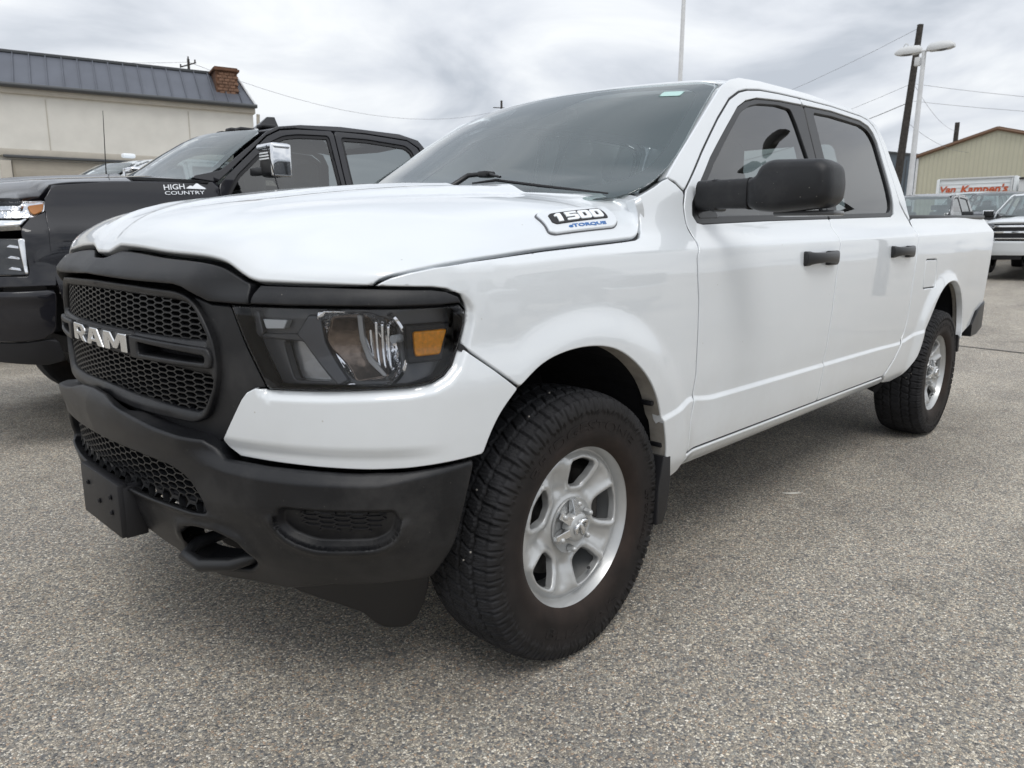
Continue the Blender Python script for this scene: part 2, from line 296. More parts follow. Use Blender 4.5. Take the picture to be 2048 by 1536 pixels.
def panel(name, outer, fm, m, parent=None, holes=(), res=.03, r=.004, skirt=.015, fil=.0, off=0., out=None, seeds=None, both=False, label=None, bres=None, kind=None, flat_rim=False):
    """trimmed sheet on the surface fm(u,v) with rounded edges and turned-in rims"""
    if fil: outer = fillet(outer, fil); holes = [fillet(h, fil) for h in holes]
    bres = bres or res*.6
    loops = [resamp([tuple(p_[:2]) for p_ in outer], bres)]+[resamp([tuple(p_[:2]) for p_ in h], bres) for h in holes]
    allp = np.vstack(loops); lo = allp.min(0); hi = allp.max(0)
    gx, gy = np.meshgrid(np.arange(lo[0]+res*.37, hi[0], res), np.arange(lo[1]+res*.37, hi[1], res)); gx = gx+(np.arange(gx.shape[0]) % 2)[:, None]*res*.5
    G_ = np.stack([gx.ravel(), gy.ravel()], 1); cand = [(G_, max(1.35*r, res*.45))]
    if seeds is not None: cand.append((np.asarray(seeds, float), max(1.2*r, res*.2)))
    for fr in (.35, 1.0):
        ring = []
        for q in loops:
            t_ = np.roll(q, -1, 0)-np.roll(q, 1, 0); t_ /= np.linalg.norm(t_, axis=1)[:, None]+1e-12; nn = np.stack([-t_[:, 1], t_[:, 0]], 1)
            for sg in (1, -1): ring.append(q+nn*sg*r*fr)
        ring = np.vstack(ring); d, _ = nearest(ring, loops); ring = ring[d > r*fr*.93]; cand.append((ring, r*fr*.9))
    if seeds is not None:
        sd_ = np.asarray(seeds, float); keepg = np.ones(len(G_), bool)
        for s0 in range(0, len(G_), 2000): keepg[s0:s0+2000] = (((G_[s0:s0+2000, None]-sd_[None])**2).sum(2).min(1) > (res*.62)**2)
        cand[0] = (G_[keepg], cand[0][1])
    pts = []
    for C_, md in cand:
        if not len(C_): continue
        ins = inside(C_, loops[0])
        for h in loops[1:]: ins &= ~inside(C_, h)
        C_ = C_[ins]
        if len(C_): d, _ = nearest(C_, loops); C_ = C_[d >= md*.95]; pts.append(C_)
    allv = [Vector(p_) for p_ in allp] + [Vector(p_) for q in pts for p_ in q]
    edges = []; b0 = 0
    for q in loops:
        k = len(q); edges += [(b0+i, b0+(i+1) % k) for i in range(k)]; b0 += k
    vo, eo, fo, *_ = geometry.delaunay_2d_cdt(allv, edges, [], 0, 1e-6)
    P2 = np.array([tuple(v) for v in vo]); T = np.array([tuple(f) for f in fo if len(f) == 3])
    ce = P2[T].mean(1); ok = inside(ce, loops[0])
    for h in loops[1:]: ok &= ~inside(ce, h)
    T = T[ok]; used = np.unique(T); mp = -np.ones(len(P2), int); mp[used] = np.arange(len(used)); P2 = P2[used]; T = mp[T]
    # orientation in uv : ccw
    A_ = P2[T]; ar = (A_[:, 1, 0]-A_[:, 0, 0])*(A_[:, 2, 1]-A_[:, 0, 1])-(A_[:, 2, 0]-A_[:, 0, 0])*(A_[:, 1, 1]-A_[:, 0, 1]); T[ar < 0] = T[ar < 0][:, ::-1]; T = T[np.abs(ar) > 1e-12]
    U, W_ = P2[:, 0], P2[:, 1]; base = fm(U, W_); fu, fv, nn = frame_at(fm, U, W_)
    outv = np.array(out if out is not None else (0, -1, 0), float); sgn = 1.
    if (nn@outv).mean() < 0: sgn = -1.
    nn = nn*sgn
    d, q = nearest(P2, loops); gd = P2-q; ln = np.linalg.norm(gd, axis=1)
    # boundary edges
    E_ = np.vstack([T[:, [0, 1]], T[:, [1, 2]], T[:, [2, 0]]]); key = {}
    for a, b in E_: key[(int(a), int(b))] = 1
    be = [(a, b) for (a, b) in key if (b, a) not in key]
    inw = np.zeros((len(P2), 2))
    for a, b in be:
        t_ = P2[b]-P2[a]; t_ = np.array([-t_[1], t_[0]])/(np.hypot(*t_)+1e-12); inw[a] += t_; inw[b] += t_
    on = np.zeros(len(P2), bool); 
    for a, b in be: on[a] = on[b] = True
    gd = np.where(on[:, None], inw, gd/(ln[:, None]+1e-12)); d = np.where(on, 0, d)
    T3 = fu*gd[:, :1]+fv*gd[:, 1:]; T3 /= np.linalg.norm(T3, axis=1)[:, None]+1e-12
    c_ = np.clip((r-d)/r, 0, 1); sn = c_; cs = np.sqrt(np.clip(1-sn*sn, 0, 1)); h = r*(cs-1)
    V3 = base+nn*(off+h)[:, None]; NN = nn*cs[:, None]-T3*sn[:, None]
    n0 = len(V3); V = list(V3); NL = list(NN); F = [tuple(t_) if sgn > 0 else tuple(t_[::-1]) for t_ in T]
    sk = {}
    for a, b in be:
        for i in (a, b):
            if i not in sk: sk[i] = len(V); V.append(V3[i]-nn[i]*skirt); NL.append(-T3[i])
        F.append((b, a, sk[a], sk[b]) if sgn > 0 else (a, b, sk[b], sk[a]))
    V = np.array(V); NL = np.array(NL)
    o = mk(name, V, F, m, parent, normals=NL, label=label, kind=kind)
    res_ = [o]
    if both:
        V2 = V*[1, -1, 1]; N2 = NL*[1, -1, 1]; o2 = mk(name, V2, [f[::-1] for f in F], m, parent, normals=N2, label=label, kind=kind); res_.append(o2); return res_
    return o
# ------------------------------------------------------------ body surfaces
def pch(xs, ys):
    xs=np.array(xs,float); ys=np.array(ys,float); h=np.diff(xs); d=np.diff(ys)/h
    m=np.zeros(len(xs)); m[0]=d[0]; m[-1]=d[-1]
    for i in range(1,len(xs)-1):
        if d[i-1]*d[i]>0:
            w1=2*h[i]+h[i-1]; w2=h[i]+2*h[i-1]; m[i]=(w1+w2)/(w1/d[i-1]+w2/d[i])
    def f(x):
        x=np.asarray(x,float); i=np.clip(np.searchsorted(xs,x)-1,0,len(xs)-2); t=(x-xs[i])/h[i]
        lo=t<0; hi=t>1; tc=np.clip(t,0,1)
        r=(2*tc**3-3*tc**2+1)*ys[i]+(tc**3-2*tc**2+tc)*h[i]*m[i]+(-2*tc**3+3*tc**2)*ys[i+1]+(tc**3-tc**2)*h[i]*m[i+1]
        return r+np.where(lo,t*h[i]*m[0],0)+np.where(hi,(t-1)*h[i]*m[-1],0)
    return f
def sstep(t): t=np.clip(t,0,1); return t*t*(3-2*t)
WZ=.4065; WB=3.672
prof=pch([.40,.44,.48,.52,.60,.68,.80,.95,1.10,1.19,1.204,1.216,1.236,1.27,1.33,1.40,1.60,1.75,1.85,1.92,1.96],
         [.93,.955,.975,.988,.998,1.002,1.008,1.010,1.007,1.002,1.000,.992,.975,.949,.925,.908,.835,.778,.735,.68,.60])
def stepz(x):  # height of the lower body crease
    return pch([.3,.42,.50,.57,.63,.72,1.2,1.7,2.4,2.75,3.0,3.15],[.675,.69,.706,.716,.708,.700,.698,.697,.695,.69,.715,.73])(x)
def Yside(x,z,det=1):
    x=np.asarray(x,float); z=np.asarray(z,float)
    sh=.0235*np.clip(x,0.,5.)+.065*np.clip(x,-.5,0.)
    y=prof(z-sh*sstep((z-.95)/.2))
    # wheel arch flares
    for cx,A in ((-.02,.019),(3.60,.022)):
        d=np.hypot(x-cx,(z-.42)); w=1-sstep((d-.545)/.11); y=y+A*w*np.clip((z-.42)/.3+1,0,1)*sstep((1.17-z)/.15)
    if det: y=y+.010*sstep((stepz(x)-z)/.020+.5)*sstep((x-.2)/.1)*(1-sstep((x-3.12)/.08))*sstep((z-.45)/.08)
    y=y-.012*sstep((z-1.0)/.5)*0
    # rear taper
    y=y-.03*sstep((x-3.6)/1.3)
    return y
# plan template of the nose
_tx=np.array([-.30,-.40,-.48,-.56,-.63,-.69,-.745,-.795,-.835,-.87,-.895,-.915,-.925,-.93])
_ty=np.array([1.02,1.018,1.008,.985,.945,.89,.82,.73,.635,.52,.40,.26,.13,0.])
_L=np.concatenate([[0],np.cumsum(np.hypot(np.diff(_tx),np.diff(_ty)))]); LT=_L[-1]
def catm(L,v):
    # smooth cubic through points, natural-ish
    n=len(L); A=np.zeros((n,n)); b=np.zeros(n); h=np.diff(L); A[0,0]=A[-1,-1]=1; b[0]=(v[1]-v[0])/h[0]; b[-1]=(v[-1]-v[-2])/h[-1]
    for i in range(1,n-1):
        A[i,i-1]=1/h[i-1]; A[i,i]=2*(1/h[i-1]+1/h[i]); A[i,i+1]=1/h[i]; b[i]=3*((v[i]-v[i-1])/h[i-1]**2+(v[i+1]-v[i])/h[i]**2)
    m=np.linalg.solve(A,b)
    def f(x):
        x=np.asarray(x,float); i=np.clip(np.searchsorted(L,x)-1,0,n-2); t=np.clip((x-L[i])/h[i],-.5,1.5)
        return (2*t**3-3*t**2+1)*v[i]+(t**3-2*t**2+t)*h[i]*m[i]+(-2*t**3+3*t**2)*v[i+1]+(t**3-t**2)*h[i]*m[i+1]
    return f
_fx=catm(_L,_tx); _fy=catm(_L,_ty)
nose=pch([.40,.60,.80,.92,1.0,1.10,1.16,1.22,1.30],[-.90,-.93,-.95,-.955,-.955,-.95,-.94,-.92,-.88])
def WRAP(s,z,off=0.,nz=None):
    s=np.asarray(s,float); z=np.asarray(z,float)
    s,z=np.broadcast_arrays(s,z)
    Lr=np.clip(-.30-s,0,None); L=np.where(Lr>LT,2*LT-Lr,Lr); sg=np.where(Lr>LT,-1.,1.); L=np.clip(L,0,LT)
    k=((nose if nz is None else nz)(z)+.30)/(-.63)
    x=np.where(s>-.30,s,-.30+(_fx(L)+.30)*k)
    yf=_fy(L)*Yside(np.minimum(s,-.30)*0-.30,z)/1.02
    y=np.where(s>-.30,Yside(s,z),yf)
    y=y*sg
    return np.stack([x,-y,z],-1)
S0=-.30-LT
noseB=pch([.26,.36,.44,.50,.55,.60,.70,.77,.82,.86],[-.84,-.89,-.935,-.955,-.965,-.98,-.99,-1.005,-1.0,-.975])
# front edge of the hood as a curve in (s,z) on the nose surface
he_z=pch([-1.6657,-1.63,-1.610,-1.575,-1.545,-1.463,-1.276,-1.13,-1.076,-1.052,-1.002,-.976,-.946,-.794,-.676,-.60],
         [1.200,1.200,1.203,1.214,1.220,1.218,1.206,1.199,1.192,1.186,1.163,1.152,1.147,1.146,1.144,1.144])
HW=.95
_c0s=np.linspace(S0,-.676,160); _C0=WRAP(_c0s,he_z(_c0s)); _t0=-_C0[:,1]/(-_C0[-1,1])
_gq=np.array([(-.676,1.144),(-.663,1.158),(-.64,1.168),(-.60,1.178),(-.537,1.190),(-.44,1.202),(-.340,1.210),(-.17,1.224),(.006,1.236),(.12,1.243),(.205,1.249),(.252,1.253),(.282,1.262),(.303,1.277),(.318,1.300),(.325,1.325),(.322,1.350),(.316,1.362)])
_GP=WRAP(_gq[:,0],_gq[:,1]); _gl=np.concatenate([[0],np.cumsum(np.linalg.norm(np.diff(_GP,axis=0),axis=1))]); _gl/=_gl[-1]
# side gap against u: the last upturn takes little of u
_gu=_gl.copy()
_D0u=np.array([0,.02,.05,.10,.18,.30,.45,.65,.85,1.0]); _D0z=np.array([1.200,1.236,1.263,1.290,1.318,1.345,1.366,1.384,1.397,1.403]); _D0x=-.9255+1.03*_D0u
_C1=np.array([(.100,0,1.403),(.105,-.20,1.403),(.125,-.36,1.402),(.15,-.50,1.400),(.185,-.60,1.398),(.225,-.68,1.394),(.30,-.80,1.384),(.335,-.86,1.373),(_GP[-1,0],_GP[-1,1],_GP[-1,2])])
_t1=_C1[:,1]/_C1[-1,1]
_cA=pch([0,.35,.5,.62,.74,.84,.92,1.0],[0,.02,.07,.16,.33,.55,.77,1.0]); _cB=pch([0,.4,.6,.75,.87,.94,1.0],[0,.02,.08,.18,.36,.58,1.0])
_C0f=[pch(_t0,_C0[:,i]) for i in range(3)]; _C1f=[pch(_t1,_C1[:,i]) for i in range(3)]
_D1f=[pch(_gu,_GP[:,i]) for i in range(3)]; _D0f=[pch(_D0u,_D0x),lambda u:0*u,pch(_D0u,_D0z)]
def HOOD(U,T):
    u=np.asarray(U,float); T=np.asarray(T,float); u,T=np.broadcast_arrays(u,T); t=np.abs(T)/HW; out=[]
    fu=1-sstep(u/.40); ru=sstep((u-.35)/.65)
    kb=sstep(u/.8); W=1-(_cA(t)*(1-kb)+_cB(t)*kb)
    for i in range(3):
        w=W if i==2 else 1-t
        D0=_D0f[i](u); D1=_D1f[i](u); a=w*D0+(1-w)*D1
        e0=_C0f[i](t)-(w*_D0f[i](np.zeros_like(u))+(1-w)*_D1f[i](np.zeros_like(u)))
        e1=_C1f[i](t)-(w*_D0f[i](np.ones_like(u))+(1-w)*_D1f[i](np.ones_like(u)))
        f=(1-u) if i<2 else fu; g=u if i<2 else ru
        out.append(a+e0*f+e1*g)
    x,y,z=out
    # pressed ridges: centre bulge and the inner crease running back from the nose
    a=np.abs(y); hb=.004+.022*sstep((u-.05)/.8); yb=.36+.20*sstep(u/.95); wd=.13-.07*u
    z=z+hb*(1-sstep((a-yb+wd/2)/wd))*sstep(u/.12)
    yb2=.09+.20*sstep(u/.7); z=z+.010*(1-sstep((a-yb2+.02)/.05))*sstep(u/.10)
    return np.stack([x,np.where(T<0,-np.abs(y),np.abs(y)),z],-1)
# ============================================================ ground: exposed-aggregate lot, rising gently far off
def gz_(x, y): return .030*np.clip(np.asarray(x, float)-6.5, 0, 14)+.060*np.clip(np.asarray(x, float)-20.5, 0, 13)+0*np.asarray(y)
def ground_mat():
    m = bpy.data.materials.new('chip_seal_paving'); m.use_nodes = True; t = m.node_tree; b = t.nodes['Principled BSDF']; L = t.links.new
    g = t.nodes.new('ShaderNodeNewGeometry'); P = g.outputs['Position']
    wob = t.nodes.new('ShaderNodeTexNoise'); wob.inputs['Scale'].default_value = 90; wob.inputs['Detail'].default_value = 1; L(P, wob.inputs['Vector'])
    wsc = t.nodes.new('ShaderNodeVectorMath'); wsc.operation = 'MULTIPLY_ADD'; wsc.inputs[1].default_value = (.006,.006,.006); L(wob.outputs['Color'], wsc.inputs[0]); L(P, wsc.inputs[2])
    def vor(scale, feat='F1', src=None):
        v = t.nodes.new('ShaderNodeTexVoronoi'); v.inputs['Scale'].default_value = scale; v.feature = feat; L(src or wsc.outputs[0], v.inputs['Vector']); return v
    v1 = vor(142); e1 = vor(142, 'DISTANCE_TO_EDGE'); v2 = vor(340)
    sc = t.nodes.new('ShaderNodeSeparateColor'); L(v1.outputs['Color'], sc.inputs[0])
    r = t.nodes.new('ShaderNodeValToRGB'); r.color_ramp.interpolation = 'CONSTANT'; E = r.color_ramp.elements; E[0].position = 0; E[0].color = (.13,.14,.155,1); E[1].position = .13; E[1].color = (.28,.275,.26,1)
    for p_, c_ in ((.26,(.42,.385,.33,1)),(.38,(.56,.53,.47,1)),(.50,(.36,.335,.30,1)),(.60,(.68,.63,.53,1)),(.70,(.20,.215,.225,1)),(.78,(.50,.39,.30,1)),(.84,(.76,.74,.68,1)),(.90,(.42,.43,.41,1)),(.965,(.88,.86,.80,1))):
        e_ = E.new(p_); e_.color = c_
    L(sc.outputs[0], r.inputs[0])
    # asphalt binder between the stones
    ed = t.nodes.new('ShaderNodeMapRange'); ed.inputs['From Min'].default_value = .02; ed.inputs['From Max'].default_value = .16; L(e1.outputs['Distance'], ed.inputs['Value'])
    mx_ = t.nodes.new('ShaderNodeMix'); mx_.data_type = 'RGBA'; mx_.inputs[6].default_value = (.22,.21,.20,1); L(ed.outputs[0], mx_.inputs[0]); L(r.outputs[0], mx_.inputs[7])
    s2 = t.nodes.new('ShaderNodeSeparateColor'); L(v2.outputs['Color'], s2.inputs[0]); r2 = t.nodes.new('ShaderNodeMapRange'); r2.inputs['To Min'].default_value = .72; r2.inputs['To Max'].default_value = 1.28; L(s2.outputs[1], r2.inputs['Value'])
    m2 = t.nodes.new('ShaderNodeVectorMath'); m2.operation = 'SCALE'; L(mx_.outputs[2], m2.inputs[0]); L(r2.outputs[0], m2.inputs['Scale'])
    # broad stains, wear and oil
    n = t.nodes.new('ShaderNodeTexNoise'); n.inputs['Scale'].default_value = 1.1; n.inputs['Detail'].default_value = 6; n.inputs['Roughness'].default_value = .6; L(P, n.inputs['Vector'])
    nr = t.nodes.new('ShaderNodeValToRGB'); nr.color_ramp.elements[0].position = .3; nr.color_ramp.elements[0].color = (.88,.84,.79,1); nr.color_ramp.elements[1].position = .68; nr.color_ramp.elements[1].color = (1.22,1.16,1.06,1); L(n.outputs[0], nr.inputs[0])
    m3 = t.nodes.new('ShaderNodeVectorMath'); m3.operation = 'MULTIPLY'; L(m2.outputs[0], m3.inputs[0]); L(nr.outputs[0], m3.inputs[1])
    n5 = t.nodes.new('ShaderNodeTexNoise'); n5.inputs['Scale'].default_value = 7; n5.inputs['Detail'].default_value = 5; L(P, n5.inputs['Vector']); r5 = t.nodes.new('ShaderNodeMapRange'); r5.inputs['From Min'].default_value = .30; r5.inputs['From Max'].default_value = .44; r5.inputs['To Min'].default_value = .84; r5.inputs['To Max'].default_value = 1.02; L(n5.outputs[0], r5.inputs['Value'])
    m4 = t.nodes.new('ShaderNodeVectorMath'); m4.operation = 'SCALE'; L(m3.outputs[0], m4.inputs[0]); L(r5.outputs[0], m4.inputs['Scale'])
    # flatten the stone contrast a little, then drips of oil and old tyre tracks
    av = t.nodes.new('ShaderNodeMix'); av.data_type = 'RGBA'; av.inputs[0].default_value = .06; av.inputs[7].default_value = (.36,.35,.335,1); L(m4.outputs[0], av.inputs[6])
    vo = t.nodes.new('ShaderNodeTexVoronoi'); vo.inputs['Scale'].default_value = 1.4; w2 = t.nodes.new('ShaderNodeVectorMath'); w2.operation = 'MULTIPLY_ADD'; w2.inputs[1].default_value = (.35,.35,0); n6 = t.nodes.new('ShaderNodeTexNoise'); n6.inputs['Scale'].default_value = 6; n6.inputs['Detail'].default_value = 4; L(P, n6.inputs['Vector']); L(n6.outputs['Color'], w2.inputs[0]); L(P, w2.inputs[2]); L(w2.outputs[0], vo.inputs['Vector'])
    od = t.nodes.new('ShaderNodeMapRange'); od.inputs['From Min'].default_value = .05; od.inputs['From Max'].default_value = .17; od.inputs['To Min'].default_value = .74; od.inputs['To Max'].default_value = 1.0; L(vo.outputs['Distance'], od.inputs['Value'])
    wv = t.nodes.new('ShaderNodeTexNoise'); wv.inputs['Scale'].default_value = .55; wv.inputs['Detail'].default_value = 3; st_ = t.nodes.new('ShaderNodeVectorMath'); st_.operation = 'MULTIPLY'; st_.inputs[1].default_value = (.45,2.6,1); L(P, st_.inputs[0]); L(st_.outputs[0], wv.inputs['Vector'])
    wr = t.nodes.new('ShaderNodeMapRange'); wr.inputs['From Min'].default_value = .35; wr.inputs['From Max'].default_value = .65; wr.inputs['To Min'].default_value = .87; wr.inputs['To Max'].default_value = 1.10; L(wv.outputs[0], wr.inputs['Value'])
    pm_ = t.nodes.new('ShaderNodeMath'); pm_.operation = 'MULTIPLY'; L(od.outputs[0], pm_.inputs[0]); L(wr.outputs[0], pm_.inputs[1]); m5 = t.nodes.new('ShaderNodeVectorMath'); m5.operation = 'SCALE'; L(av.outputs[2], m5.inputs[0]); L(pm_.outputs[0], m5.inputs['Scale']); L(m5.outputs[0], b.inputs['Base Color'])
    b.inputs['Roughness'].default_value = .78; b.inputs['Specular IOR Level'].default_value = .35
    h1 = t.nodes.new('ShaderNodeMapRange'); h1.inputs['From Max'].default_value = .35; L(e1.outputs['Distance'], h1.inputs['Value'])
    hm = t.nodes.new('ShaderNodeMath'); hm.operation = 'MULTIPLY'; L(h1.outputs[0], hm.inputs[0]); L(sc.outputs[1], hm.inputs[1])
    bu = t.nodes.new('ShaderNodeBump'); bu.inputs['Distance'].default_value = .0035; bu.inputs['Strength'].default_value = .9; L(hm.outputs[0], bu.inputs['Height']); L(bu.outputs[0], b.inputs['Normal'])
    return m
GM = ground_mat()
xs = np.concatenate([[-400,-60,-10], np.linspace(-4, 34, 77), [60, 400, 900]]); ys = np.array([-400,-60,-10,-3,0,3,6,10,30,60,400,900]); V = []; F = []
for x_ in xs:
    for y_ in ys: V.append((x_, y_, float(gz_(x_, y_))))
for i in range(len(xs)-1):
    for j in range(len(ys)-1): k = i*len(ys)+j; F.append((k, k+len(ys), k+len(ys)+1, k+1))
tag(mk('ground', V, F, GM), kind='structure')
# sealed joint across the lot behind the truck
cr_ = mat('joint_sealer', (.06,.058,.055), rough=.85, nscale=30, namt=.3)
pts = [(8.10,-.11),(8.05,-.45),(8.0,-.78),(7.96,-1.3),(7.9,-2.4),(7.85,-6)]; pts = [(8.3,1.6),(8.2,.6)]+pts; V = []; F = []
for i, (x_, y_) in enumerate(pts): w_ = .022+.008*math.sin(i*2.1); V += [(x_-w_, y_, float(gz_(x_, 0))+.004), (x_+w_, y_, float(gz_(x_, 0))+.0045)]
for i in range(len(pts)-1): F.append((2*i, 2*i+1, 2*i+3, 2*i+2))
tag(mk('expansion_joint', V, F, cr_), kind='structure')
# pale curl of rubbish and a few larger pebbles
lp_ = mat('pale_wood_chip', (.62,.60,.54), rough=.7)
bm = bmesh.new(); cc_ = (1.88,-.84); bm_tube(bm, [(cc_[0]-.035, cc_[1]+.03, .007), (cc_[0]-.012, cc_[1]+.0, .006), (cc_[0]+.012, cc_[1]-.018, .006), (cc_[0]+.03, cc_[1]-.04, .009)], [.004,.008,.008,.003], 6)
bmesh.ops.scale(bm, vec=(1, 1, .6), verts=bm.verts[:]); o = bm_obj('wood_chip', bm, lp_); tag(o, 'small pale curved chip lying on the paving beside the white truck\'s sill', 'litter')
# ============================================================ main truck surfaces
def mirs(half): return list(half)+[(2*S0-s_, z_)+tuple(q) for s_, z_, *q in reversed(half)]
def pdist(P, poly):
    d, _ = nearest(P, [np.array([q[:2] for q in poly])]); return d
LAMP = [(-1.032,1.097),(-.779,1.098),(-.614,1.097),(-.52,1.098),(-.476,1.099),(-.461,1.085),(-.463,1.054),(-.479,1.002),(-.503,.961),(-.528,.939),(-.559,.925),(-.611,.918),(-.693,.915),(-.795,.911),(-.943,.907)]
def cont(poly, ds):
    o_ = []
    q = resamp([tuple(a[:2]) for a in fillet(poly, .0)], .009); t_ = np.roll(q, -1, 0)-np.roll(q, 1, 0); t_ /= np.linalg.norm(t_, axis=1)[:, None]; n_ = np.stack([-t_[:, 1], t_[:, 0]], 1)
    for d_ in ds:
        c_ = q+n_*d_; dd, _ = nearest(c_, [q]); o_ += [tuple(v) for v in c_[dd > abs(d_)*.93-1e-6]]
    return o_
def WR(s, z):      # white front corner: chamfer round the lamp, soft ledge low down
    q = WRAP(s, z); P_ = np.stack([np.ravel(s), np.ravel(z)], 1); n_ = q.copy(); n_[:, 2] = 0
    d = pdist(P_, LAMP); k = .016*(1-sstep((d-.004)/.026)); k = np.where((P_[:, 0] > -.45) & (P_[:, 1] < 1.0), k*sstep((-.36-P_[:, 0])/.09), k)
    low = .010*sstep((.775-P_[:, 1])/.03)*sstep((-.50-P_[:, 0])/.15)
    k = k+low
    c_ = np.array([.35, 0, 0]); v = q-c_; v[:, 2] = 0; v /= np.linalg.norm(v, axis=1)[:, None]
    return q-v*k[:, None]
BPY = ['dummy']
def ridge_z(s): return np.interp(s, [-1.70,-1.25,-1.12,-1.05,-.93,-.77,-.67,-.58,-.44], [.70,.70,.708,.694,.686,.684,.682,.695,.710])
FOG = fillet([(-.915,.634),(-.632,.632),(-.618,.606),(-.634,.552),(-.680,.524),(-.836,.517),(-.902,.541),(-.928,.573)], .03)
TOW = [(-1.262,.503,.02),(-1.20,.520,.03),(-1.122,.520,.03),(-1.060,.500,.03),(-1.014,.437,.02),(-1.06,.397,.02),(-1.268,.378,.02),(-1.303,.402,.02)]
def BMP(s, z):
    s = np.asarray(s, float); z = np.asarray(z, float); s, z = np.broadcast_arrays(s, z)
    sm = np.where(s < S0, 2*S0-s, s)
    q = WRAP(s, z, nz=noseB)
    side = sstep((sm+1.20)/.16); rz_ = ridge_z(sm)
    k = .034*sstep((z-rz_)/.045)*side            # ledge under the white corner
    k = k+(1-side)*.022*sstep((z-.80)/.05)
    k = k+.018*np.clip((.62-z)/.2, 0, 1)*side*np.clip((z+.1)/.5, 0, 1)  # slight tuck
    P_ = np.stack([sm.ravel(), z.ravel()], 1)
    ins = inside(P_, np.array([f[:2] for f in FOG])); d = pdist(P_, FOG)
    k = k+np.where(ins, .026*sstep(d/.022), 0)
    lip = np.exp(-((d-.010)/.012)**2)*np.where(ins, 0, 1)*.008*sstep((.61-z)/.03).ravel()*sstep((sm+1.0)/.06).ravel(); k = k-lip
    it = inside(P_, np.array([f[:2] for f in TOW])); dt = pdist(P_, TOW)
    k = k-np.where(it, 0, .010*np.exp(-((dt-.014)/.014)**2))*sstep((z-.44)/.05)
    # lip under the lower intake
    k = k-(1-side)*.012*np.exp(-((z-.565)/.012)**2)
    v = q-np.array([.35, 0, 0]); v[:, 2] = 0; v /= np.linalg.norm(v, axis=1)[:, None]
    return q-v*k[:, None]+np.array([0, 0, 0])
def CAP(s, z):
    s = np.asarray(s, float); z = np.asarray(z, float); s, z = np.broadcast_arrays(s, z); sm = np.where(s < S0, 2*S0-s, s)
    nz = pch([1.08,1.10,1.135,1.15,1.165,1.185,1.22],[-.952,-.962,-.972,-.972,-.962,-.942,-.905])
    a = WRAP(s, z, nz=nz); b = WRAP(s, z); w = sstep((-1.0-sm)/.15)[:, None]; q = a*w+b*(1-w)
    v = q-np.array([.35, 0, 0]); v[:, 2] = 0; v /= np.linalg.norm(v, axis=1)[:, None]
    k = -.010*(1-sstep((z-1.112)/.03))*(1-w[:, 0])          # strip over the lamp: stands out below, leans back on top
    return q-v*k[:, None]
def inset(fm, d):
    def g(u, v):
        fu, fv, n_ = frame_at(fm, np.asarray(u, float), np.asarray(v, float)); q = fm(u, v)
        o_ = q-np.array([[2.0, 0, .9]]); sg = np.sign((n_*o_).sum(1))[:, None]
        return q-n_*sg*d
    return g
def WS(y, z):      # windscreen
    y = np.asarray(y, float); z = np.asarray(z, float)
    xe = pch([1.34,1.393,1.483,1.542,1.604,1.73,1.816,1.86,1.90],[.29,.372,.558,.650,.748,.938,1.080,1.165,1.26])(z)
    ye = Yside(xe, z, 0)-.012; bow = np.interp(z, [1.35, 1.86], [.27, .17])
    return np.stack([xe-bow*(1-np.abs(y/ye)**2.2), y, z], -1)
def ROOF(x, y):
    x = np.asarray(x, float); y = np.asarray(y, float); x, y = np.broadcast_arrays(x, y)
    e_ = pch([.85,1.0,1.15,1.3,1.5,2.0,2.5,2.8,2.95],[1.83,1.850,1.874,1.897,1.916,1.936,1.930,1.905,1.87])(x)
    t = np.abs(y)/.70
    front = .018*sstep((1.35-x)/.3)
    return np.stack([x, y, e_+.030*(1-t**2)-.0*front-.010*sstep((t-.86)/.14)+.006*np.exp(-((np.abs(y)-.45)/.03)**2)*sstep((x-1.4)/.3)], -1)

truck = empty('pickup_truck', (0, 0, 0), 0, 'white crew cab pickup truck filling the foreground, with black bumper, black grille and steel wheels', 'pickup truck')
W_ = M['white']
# ---- sheet metal
_hs = [(u_, t_) for u_ in (.006,.012,.020,.030,.045) for t_ in np.arange(-.94, .941, .012)]
hood = panel('hood', [(.003,-.947),(.9975,-.947),(.9975,.947),(.003,.947)], HOOD, W_, truck, res=.022, r=.005, skirt=.022, out=(0, 0, 1), bres=.010, seeds=_hs)
FASC = smooth_path([(-.427,.732),(-.409,.771),(-.368,.832),(-.316,.880)])+[(-.395,.940),(-.460,.987),(-.482,.999)]+[(a, b-.003) for a, b in LAMP[8:]]+[(-.978,.905),(-1.003,.893),(-1.02,.875),(-1.094,.768),(-1.096,.755),(-1.085,.745),(-1.050,.727),(-.93,.724),(-.813,.722),(-.708,.720),(-.624,.721),(-.535,.727)]
_lamp_sd = cont(LAMP, [sg_*d_ for d_ in (.004,.009,.014,.019,.024,.029,.034) for sg_ in (1, -1)])
panel('corner_panel', FASC, WR, W_, truck, res=.014, r=.004, skirt=.02, both=True, out=(-1, -1, 0), seeds=_lamp_sd)
def sgrid(x0, x1): return [(x_, float(stepz(x_))+d_) for x_ in np.arange(x0, x1, .016) for d_ in (-.016, -.0105, -.006, -.002, .002, .006, .0105, .016)]
ARCF = smooth_path([(-.308,.884),(-.239,.925),(-.142,.952),(-.017,.957),(.099,.936),(.20,.885),(.275,.825),(.335,.745),(.375,.65),(.40,.56),(.416,.455)])
def crz(x0, x1): return [(x_, 1.206+float(.0235*max(x_, 0)+.065*min(x_, 0))+d_) for x_ in np.arange(x0, x1, .018) for d_ in (-.02, -.012, -.005, 0, .005, .010, .017, .026)]
